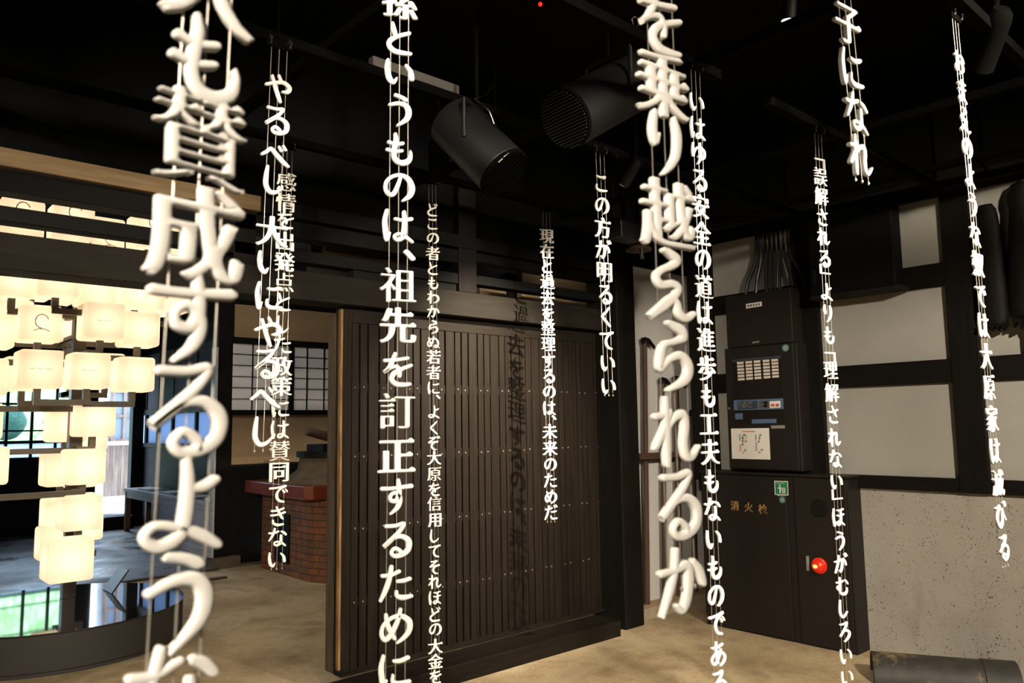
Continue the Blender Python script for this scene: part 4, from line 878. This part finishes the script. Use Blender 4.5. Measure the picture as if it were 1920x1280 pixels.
def stylise(loops, ch, dx, dy):
    """thicken the uprights, keep the horizontals thin, add small triangular stroke ends: a Mincho look"""
    big = max(loops, key=lambda P: abs(area(P))); sg = 1 if area(big) > 0 else -1
    out = []
    for P in loops:
        n = len(P); Q = []
        if is_kanji(ch) and n >= 4:
            for i in range(n):
                a, b, c_, d = P[i-1], P[i], P[(i+1) % n], P[(i+2) % n]
                # right-hand end of a horizontal stroke, walked bottom-to-top or top-to-bottom
                up = abs(b[0]-c_[0]) < .012 and .045 < abs(c_[1]-b[1]) < .095
                if up and abs(a[1]-b[1]) < .012 and abs(c_[1]-d[1]) < .012 and abs(a[0]-b[0]) > .16 and abs(c_[0]-d[0]) > .10 and a[0] < b[0]:
                    x = b[0]
                    if c_[1] > b[1]: Q += [b, (x+.015, c_[1]-.01), (x-.045, c_[1]+.058), (x-.115, c_[1])]; skip = True
                    else: Q += [(x-.115, b[1]), (x-.045, b[1]+.058), (x+.015, b[1]-.01)]
                    continue
                if Q and len(Q) > 3 and abs(P[i-1][0]-P[i][0]) < .012 and abs(Q[-1][1]-b[1]) < .001 and abs(Q[-1][0]-(b[0]-.115)) < .001: continue
                Q.append(b)
        else: Q = list(P)
        n = len(Q); Z = []
        for i in range(n):
            p, q, r = Q[i-1], Q[i], Q[(i+1) % n]
            e1 = (q[0]-p[0], q[1]-p[1]); e2 = (r[0]-q[0], r[1]-q[1]); l1 = math.hypot(*e1) or 1; l2 = math.hypot(*e2) or 1
            n1 = (e1[1]/l1*sg, -e1[0]/l1*sg); n2 = (e2[1]/l2*sg, -e2[0]/l2*sg)
            k = max(.35, 1+n1[0]*n2[0]+n1[1]*n2[1]); nx, ny = (n1[0]+n2[0])/k, (n1[1]+n2[1])/k
            Z.append((q[0]+max(-1.2, min(1.2, nx))*dx, q[1]+max(-1.2, min(1.2, ny))*dy))
        out.append(Z)
    return out
def soften(P, cut):
    n = len(P); Z = []
    for i in range(n):
        p, q, r = P[i-1], P[i], P[(i+1) % n]
        a = (p[0]-q[0], p[1]-q[1]); c = (r[0]-q[0], r[1]-q[1]); la = math.hypot(*a) or 1e-6; lc = math.hypot(*c) or 1e-6
        if -(a[0]*c[0]+a[1]*c[1])/(la*lc) > .80: Z.append(q); continue
        ka, kc = min(cut, .42*la)/la, min(cut, .42*lc)/lc
        Z += [(q[0]+a[0]*ka, q[1]+a[1]*ka), (q[0]+c[0]*kc, q[1]+c[1]*kc)]
    return Z

# brush strokes of the kana: centre line points (x, y down, width) on a 100-unit square
KANA = {
'の': '54,20,7 46,45,9 34,70,10 20,74,9 10,58,9 14,36,8 32,20,8 56,14,9 78,24,12 88,48,14 80,72,12 60,88,5',
'も': '40,8,8 42,24,11 38,48,12 36,70,12 44,86,12 62,90,13 80,80,12 86,62,8 84,52,4|20,34,8 40,38,8 62,32,8|16,56,8 38,60,8 60,54,7',
'す': '8,28,9 40,28,8 92,24,10|54,6,8 56,24,11 56,48,12 48,62,10 34,60,9 32,48,8 44,40,8 56,48,11 58,64,12 50,82,10 32,96,4',
'る': '20,12,8 48,12,8 70,8,9 60,26,9 36,48,10 14,66,9 40,46,8 66,42,10 84,56,13 82,78,12 64,90,11 44,92,9 36,82,8 46,72,8 60,80,9 62,88,8',
'よ': '56,6,8 58,30,11 56,60,12 50,80,11 30,88,10 16,78,8 26,68,7 50,72,8 74,82,10 90,92,8|58,34,8 74,34,9 86,28,9',
'う': '34,8,8 52,12,9 66,18,10|18,40,8 42,32,9 64,34,12 74,50,14 68,74,12 40,98,5',
'な': '10,28,8 32,30,8 56,22,8|38,8,9 32,30,10 22,50,9 10,66,5|70,24,8 82,30,10 92,40,9|68,42,9 68,64,11 66,80,11 50,90,9 36,84,8 40,74,7 58,74,8 76,82,9 90,94,7',
'を': '14,26,8 44,24,8 80,18,8|44,6,8 36,28,10 24,48,9 12,58,7 30,46,8 48,42,9 56,54,10 56,68,9|90,38,8 64,48,9 42,60,11 34,76,11 46,90,11 70,92,10 86,90,8',
'り': '28,8,9 24,34,12 28,52,10 34,40,5|68,10,8 74,34,13 70,64,12 56,84,9 42,96,4',
'え': '44,2,6 56,6,10 70,14,12 60,23,10 38,32,9 27,42,10 36,53,10 58,50,10 70,56,11 56,72,11 34,86,11 12,98,9 36,80,7 54,70,9 66,78,11 70,90,11 84,97,10 100,90,8',
'ら': '40,4,6 50,8,10 66,14,13 70,24,11 50,31,8 30,36,9 23,50,12 21,68,11 40,56,8 62,50,11 78,64,14 70,84,12 36,98,5',
'れ': '30,6,9 30,40,12 30,70,12 30,94,10|10,30,8 28,28,8 38,24,8 26,46,9 8,72,9 28,50,8 48,32,9 64,28,12 68,44,12 64,66,11 68,84,11 80,86,9 94,72,5',
'か': '8,36,8 34,34,8 58,30,12 62,48,13 56,74,12 46,88,9 36,80,5|38,8,9 34,36,10 22,64,10 8,90,6|72,26,8 84,40,11 90,56,10',
'い': '16,16,8 14,40,11 20,68,13 32,80,10 42,66,4|70,22,7 84,38,11 88,60,12',
'に': '18,10,8 12,38,11 14,66,12 18,90,10 26,72,5|46,26,7 64,28,9 86,22,9|44,62,6 44,78,9 58,86,11 90,84,8',
'と': '32,6,8 36,24,11 42,44,10|82,26,9 52,40,9 26,58,11 22,74,11 36,88,12 62,90,11 86,88,8',
'は': '18,8,8 12,38,11 14,66,12 18,92,10 26,72,5|42,30,7 64,32,8 90,26,9|68,8,9 70,34,11 68,64,12 64,82,10 48,90,9 40,80,7 54,72,7 74,80,9 92,92,7',
'た': '10,28,8 34,28,8 58,20,8|36,6,9 30,38,11 20,66,11 6,92,7|52,46,7 70,46,9 88,42,8|50,72,7 52,84,9 68,90,11 92,88,8',
'め': '22,18,8 26,42,10 36,66,10 46,82,8|62,8,8 54,38,10 36,70,11 20,82,10 10,66,9 16,44,8 38,28,8 64,26,10 86,42,13 86,66,12 70,84,9 52,94,4',
'こ': '22,18,7 48,22,9 78,16,10 64,28,5|20,62,8 20,80,10 44,88,11 84,84,8',
'わ': '32,6,9 32,40,12 30,70,12 30,94,10|10,30,8 28,28,8 38,24,8 26,46,9 8,72,9 28,52,8 50,36,9 74,38,12 88,56,13 80,78,11 54,92,5',
'ぬ': '16,18,8 22,44,10 32,70,10 38,80,7|52,8,8 46,40,10 28,74,11 14,78,10 8,60,9 20,36,8 46,24,8 72,30,11 84,52,13 80,76,11 64,88,9 56,78,7 68,72,7 92,90,7',
'く': '68,6,8 50,26,9 26,48,11 44,68,11 72,94,9',
'て': '8,24,9 44,22,8 88,14,9 62,26,8 44,46,10 42,68,12 54,86,11 76,92,8',
'そ': '28,12,8 48,12,8 70,8,9 48,26,8 20,46,8 50,42,8 90,38,9 62,46,8 44,60,11 44,78,12 58,92,10 74,94,7',
'ほ': '18,8,8 12,38,11 14,66,12 18,92,10 26,72,5|44,16,7 64,18,8 88,12,8|42,42,7 64,44,8 90,38,8|68,16,8 70,44,11 68,68,12 62,84,10 48,90,9 40,80,7 54,72,7 74,80,9 92,92,7',
'ゆ': '16,12,8 12,40,11 14,66,10 20,52,7 36,30,8 60,24,9 82,38,12 82,60,11 62,72,9 44,64,6|58,6,8 60,34,11 58,66,11 50,84,9 38,96,5',
'あ': '16,24,8 44,26,8 76,18,8|40,6,9 38,38,11 42,68,11 48,82,8|66,36,8 54,62,10 34,84,10 16,80,9 14,64,8 36,48,8 64,46,10 86,62,13 82,82,11 60,96,4',
'さ': '12,34,8 44,34,8 82,24,8|42,6,8 52,30,11 64,52,10 70,60,5|22,62,8 22,80,10 44,90,11 76,88,8',
'む': '10,30,8 34,30,8 56,26,8|34,8,9 34,38,11 32,58,9 20,66,8 12,56,7 22,48,7 34,58,9 32,76,11 44,88,12 70,90,12 84,78,10 84,62,5|74,24,8 84,32,10 92,42,8',
'し': '34,8,8 30,40,12 30,70,13 44,90,12 66,86,9 84,68,4',
'ろ': '20,12,8 48,12,8 70,8,9 58,28,9 34,52,10 14,70,9 40,48,8 66,46,11 84,60,14 76,80,11 46,98,5',
'お': '12,26,8 34,28,8 58,22,8|34,8,9 36,40,11 34,72,11 24,86,9 14,76,7 26,60,8 52,48,9 78,54,12 84,72,12 68,88,9 52,94,5|72,20,8 84,30,10 92,42,9',
'ま': '18,24,8 48,24,8 82,18,8|20,46,8 48,46,8 80,40,8|52,6,8 54,40,11 52,68,11 44,86,9 28,90,8 22,80,7 36,72,7 60,78,9 84,92,8',
'や': '8,48,8 36,36,9 66,28,11 86,40,12 80,56,11 62,60,6|50,8,8 56,20,8 60,26,5|28,14,8 38,48,11 48,76,11 56,96,8',
'へ': '6,56,7 22,44,9 36,32,10 54,48,12 76,68,12 94,80,8',
'き': '16,22,8 44,22,8 76,12,8|14,44,8 46,42,8 82,32,8|40,4,8 52,30,11 66,56,10 74,64,5|24,68,8 26,82,10 46,92,11 74,90,8',
'ひ': '8,20,8 30,18,8 44,14,9 24,36,9 14,62,12 28,86,13 52,84,12 66,56,10 66,24,7 74,44,8 92,66,8',
}
for a, b in (('が', 'か'), ('ぞ', 'そ'), ('ど', 'と'), ('だ', 'た'), ('で', 'て'), ('び', 'ひ')):
    KANA[a] = KANA[b]+{'で': '|70,34,6 78,46,8|84,30,6 92,42,8', 'ど': '|68,4,6 76,16,8|82,0,6 90,12,8', 'だ': '|72,6,6 80,18,8|86,2,6 94,14,8'}.get(a, '|80,4,6 88,16,8|92,0,6 100,12,8')
KANA['べ'] = KANA['へ']+'|62,20,6 70,32,8|76,14,6 84,26,8'
def brush_mesh(ch, depth, fat=1.27):
    bm = bmesh.new(); allp = []
    for si, st in enumerate(KANA[ch].split('|')):
        P = [tuple(float(v) for v in q.split(',')) for q in st.split()]
        P = [(x*.0092, -y*.0092, w*.0092*fat) for x, y, w in P]; E = [P[0]]+P+[P[-1]]; S = []
        for i in range(1, len(E)-2):
            p0, p1, p2, p3 = E[i-1:i+3]
            for j in range(6):
                t = j/6; S.append(tuple(.5*(2*b+(c-a)*t+(2*a-5*b+4*c-d)*t*t+(3*b-a-3*c+d)*t**3) for a, b, c, d in zip(p0, p1, p2, p3)))
        S.append(P[-1]); rings = []; h = depth/2*(1-.014*si)
        def ring(x, y, tx, ty, w):
            a = max(.004, w/2); b = min(.030, a*.6); nx, ny = -ty, tx
            return [bm.verts.new((x+nx*u, y+ny*u, z)) for u, z in ((a, -(h-b)), (a, h-b), (a-b*.3, h-b*.3), (a-b, h), (b-a, h), (b*.3-a, h-b*.3), (-a, h-b), (-a, -(h-b)), (b*.3-a, b*.3-h), (b-a, -h), (a-b, -h), (a-b*.3, b*.3-h))]
        n = len(S)
        for i in range(n):
            u, v = S[max(0, i-1)], S[min(n-1, i+1)]; tx, ty = v[0]-u[0], v[1]-u[1]; l = math.hypot(tx, ty) or 1; tx, ty = tx/l, ty/l
            x, y, w = S[i]; w = max(w, .02)
            if i == 0: rings += [ring(x-tx*w*.36, y-ty*w*.36, tx, ty, w*.45), ring(x-tx*w*.22, y-ty*w*.22, tx, ty, w*.8)]
            rings.append(ring(x, y, tx, ty, w))
            if i == n-1: rings += [ring(x+tx*w*.22, y+ty*w*.22, tx, ty, w*.8), ring(x+tx*w*.36, y+ty*w*.36, tx, ty, w*.45)]
        m_ = len(rings[0])
        for a, b in zip(rings, rings[1:]):
            for k in range(m_): bm.faces.new((a[k], a[(k+1) % m_], b[(k+1) % m_], b[k]))
        bm.faces.new(rings[0][::-1]); bm.faces.new(rings[-1]); allp += [(q[0], q[1]) for q in S]
    xs = [p[0] for p in allp]; ys = [p[1] for p in allp]
    bmesh.ops.translate(bm, verts=bm.verts, vec=(-(min(xs)+max(xs))/2, -(min(ys)+max(ys))/2, 0))
    bmesh.ops.recalc_face_normals(bm, faces=bm.faces)
    me = bpy.data.meshes.new('character'); bm.to_mesh(me); bm.free(); return me
GL = {}
def finish_glyph(key, me, mat):
    me.name = 'character'; me.materials.clear(); me.materials.append(mat or M['letter'])
    me.transform(Matrix.Rotation(R(90), 4, 'X'))
    for p in me.polygons: p.use_smooth = True
    me.set_sharp_from_angle(angle=R(50))
    GL[key] = me; return me
def glyph_mesh(ch, depth=0.10, bev=0.026, mat=None, dx=None, dy=None):
    key = (ch, depth, bev, mat)
    if key in GL: return GL[key]
    if mat is None and ch in KANA: return finish_glyph(key, brush_mesh(ch, depth), None)
    L = outline(ch); cx = cy = 0
    if ch not in '﹁﹂':
        dense = len(L) > 5
        if dx is None: dx_, dy_ = ((.021 if dense else .037), (-.008 if dense else .002)) if is_kanji(ch) else (.033, .017)
        else: dx_, dy_ = dx, dy
        L = stylise(L, ch, dx_-bev*0, dy_)
        xs = [p[0] for P in L for p in P]; ys = [p[1] for P in L for p in P]
        cx, cy = (min(xs)+max(xs))/2, (min(ys)+max(ys))/2
        if ch == '、': cx -= .30; 
    if mat is None and ch not in '﹁﹂':
        for cut in ((.018, .006) if is_kanji(ch) else (.034, .013)): L = [soften(P, cut) for P in L]
    L = [[(p[0]-cx, p[1]-cy) for p in P] for P in L]; sg = 1 if area(max(L, key=lambda P: abs(area(P)))) > 0 else -1
    def inset(P, d):
        n = len(P); Z = []
        for i in range(n):
            p, q, r = P[i-1], P[i], P[(i+1) % n]
            e1 = (q[0]-p[0], q[1]-p[1]); e2 = (r[0]-q[0], r[1]-q[1]); l1 = math.hypot(*e1) or 1; l2 = math.hypot(*e2) or 1
            n1 = (e1[1]/l1*sg, -e1[0]/l1*sg); n2 = (e2[1]/l2*sg, -e2[0]/l2*sg); k = max(.6, 1+n1[0]*n2[0]+n1[1]*n2[1])
            Z.append((q[0]-(n1[0]+n2[0])/k*d, q[1]-(n1[1]+n2[1])/k*d))
        return Z
    h = depth/2; rings = [(L, h-bev), ([inset(P, bev*.3) for P in L], h-bev*.3), ([inset(P, bev) for P in L], h)]
    cu = bpy.data.curves.new('char', 'CURVE'); cu.dimensions = '2D'; cu.fill_mode = 'BOTH'
    for P in rings[-1][0]:
        s = cu.splines.new('POLY'); s.points.add(len(P)-1); s.use_cyclic_u = True
        for pt, p in zip(s.points, P): pt.co = (p[0], p[1], 0, 1)
    o = bpy.data.objects.new('char', cu); COL.objects.link(o)
    dg = bpy.context.evaluated_depsgraph_get(); fm = bpy.data.meshes.new_from_object(o.evaluated_get(dg))
    bpy.data.objects.remove(o); bpy.data.curves.remove(cu)
    bm = bmesh.new(); lv = [(l, z) for l, z in rings]; seq = [(l, -z) for l, z in lv[::-1]]+lv
    for a in range(len(L)):
        rr = [[bm.verts.new((p[0], p[1], z)) for p in l[a]] for l, z in seq]; n = len(rr[0])
        for r0, r1 in zip(rr, rr[1:]):
            for k in range(n):
                f = (r0[k], r0[(k+1) % n], r1[(k+1) % n], r1[k]); bm.faces.new(f if sg > 0 else f[::-1])
    fv = [v.co.copy() for v in fm.vertices]; fp = [list(p.vertices) for p in fm.polygons]
    nz = fm.polygons[0].normal.z if fp else 1
    for z, fl in ((h, nz < 0), (-h, nz > 0)):
        vs = [bm.verts.new((c.x, c.y, z)) for c in fv]
        for p in fp:
            q = [vs[k] for k in p]; bm.faces.new(q[::-1] if fl else q)
    bpy.data.meshes.remove(fm); bmesh.ops.remove_doubles(bm, verts=bm.verts, dist=1e-5)
    me = bpy.data.meshes.new('character'); bm.to_mesh(me); bm.free()
    return finish_glyph(key, me, mat)
WHERE = {
 'A': 'nearest blurred strand of big white characters, leftmost in the picture',
 'B': 'strand of broad white characters ending in beshi, second from the left',
 'C': 'long strand of small white characters partly behind the second strand from the left',
 'D': 'long strand of bold white characters before the left half of the slatted door',
 'E': 'longest strand of small white characters before the slatted door, passing the left projector',
 'F': 'strand of small white characters casting a letter shadow on the slatted door',
 'G': 'short strand of ten thin white characters before the right end of the door',
 'H': 'strand of large thick white characters hanging before the white board',
 'I': 'long strand of white characters just left of the fire hydrant cabinet',
 'J': 'strand of white characters with corner brackets right of the hydrant cabinet',
 'K': 'short strand of white characters ending high beside the lit spotlight',
 'L': 'strand of white characters seen nearly edge on at the far right'}
TOP = 2.905
bead_me = None
for key, S in STRANDS.items():
    xt, xb = S['top']; y = S['y']; em = S['em']; yw = R(S['yaw'])
    root = thing('hanging_text_strand', WHERE[key], 'text strand', (xt, y, TOP), 'white character strands hanging from the ceiling track')
    u = Vector((math.cos(yw), math.sin(yw), 0))
    zl = S['ch'][-1][2]; z_end = S['zb'] if S['zb'] else zl-em*(.10 if key == 'H' else .62)
    def xat(z): return xt+(xb-xt)*(2.9-z)/1.9
    for ch, x, z in S['ch']:
        o = bpy.data.objects.new('character', glyph_mesh(ch)); COL.objects.link(o); o.parent = root
        o.location = Vector((x, y, z))-Vector(root.location); o.rotation_euler = (0, 0, yw); o.scale = (em, em, em)
    for k in (-1, 0, 1):
        d = u*k*em*.245; p0 = Vector((xt, y, TOP))+d; p1 = Vector((xat(z_end), y, z_end))+d
        w_ = MB().cyl(p0, p1, 0.00085, n=6).build('wire', M['wire'], root)
        bd = MB().ball(p1, .0032, 8, (1, 1, 1.5)).build('bead', M['wire'], w_, local=False)
        bd.data.transform(Matrix.Translation(-Vector(root.location)))
    hw = em*.42; b_ = MB()
    b_.box(xt-hw, xt+hw, y-.006, y+.006, TOP-.008, TOP+.014, Matrix.Rotation(yw, 3, 'Z'), Vector((xt, y, TOP)))
    b_.build('hanging_plate', M['rail'], root, .001)
    for k in (-1, 1):
        c = Vector((xt, y, TOP+.010))+u*k*hw*.72
        MB().tube([c+Vector((0, -.012, -.012)), c+Vector((0, -.016, .01)), c+Vector((0, 0, .026)), c+Vector((0, .012, .012))], .0045, 8).build('clip', M['clip'], root, smooth=True)
# gold characters on the hydrant door
for ch, px, py in (('消', 1377.5, 947.5), ('火', 1403.5, 950.5), ('栓', 1430, 954)):
    p = at(px, py, 'x', HX-0.0052)
    o = bpy.data.objects.new('gold_character', glyph_mesh(ch, .03, .006, M['gold'], .022, .014)); COL.objects.link(o); o.parent = hy
    o.location = p-Vector(hy.location); o.rotation_euler = (0, 0, R(-90)); o.scale = (0.072, 0.072, 0.072)
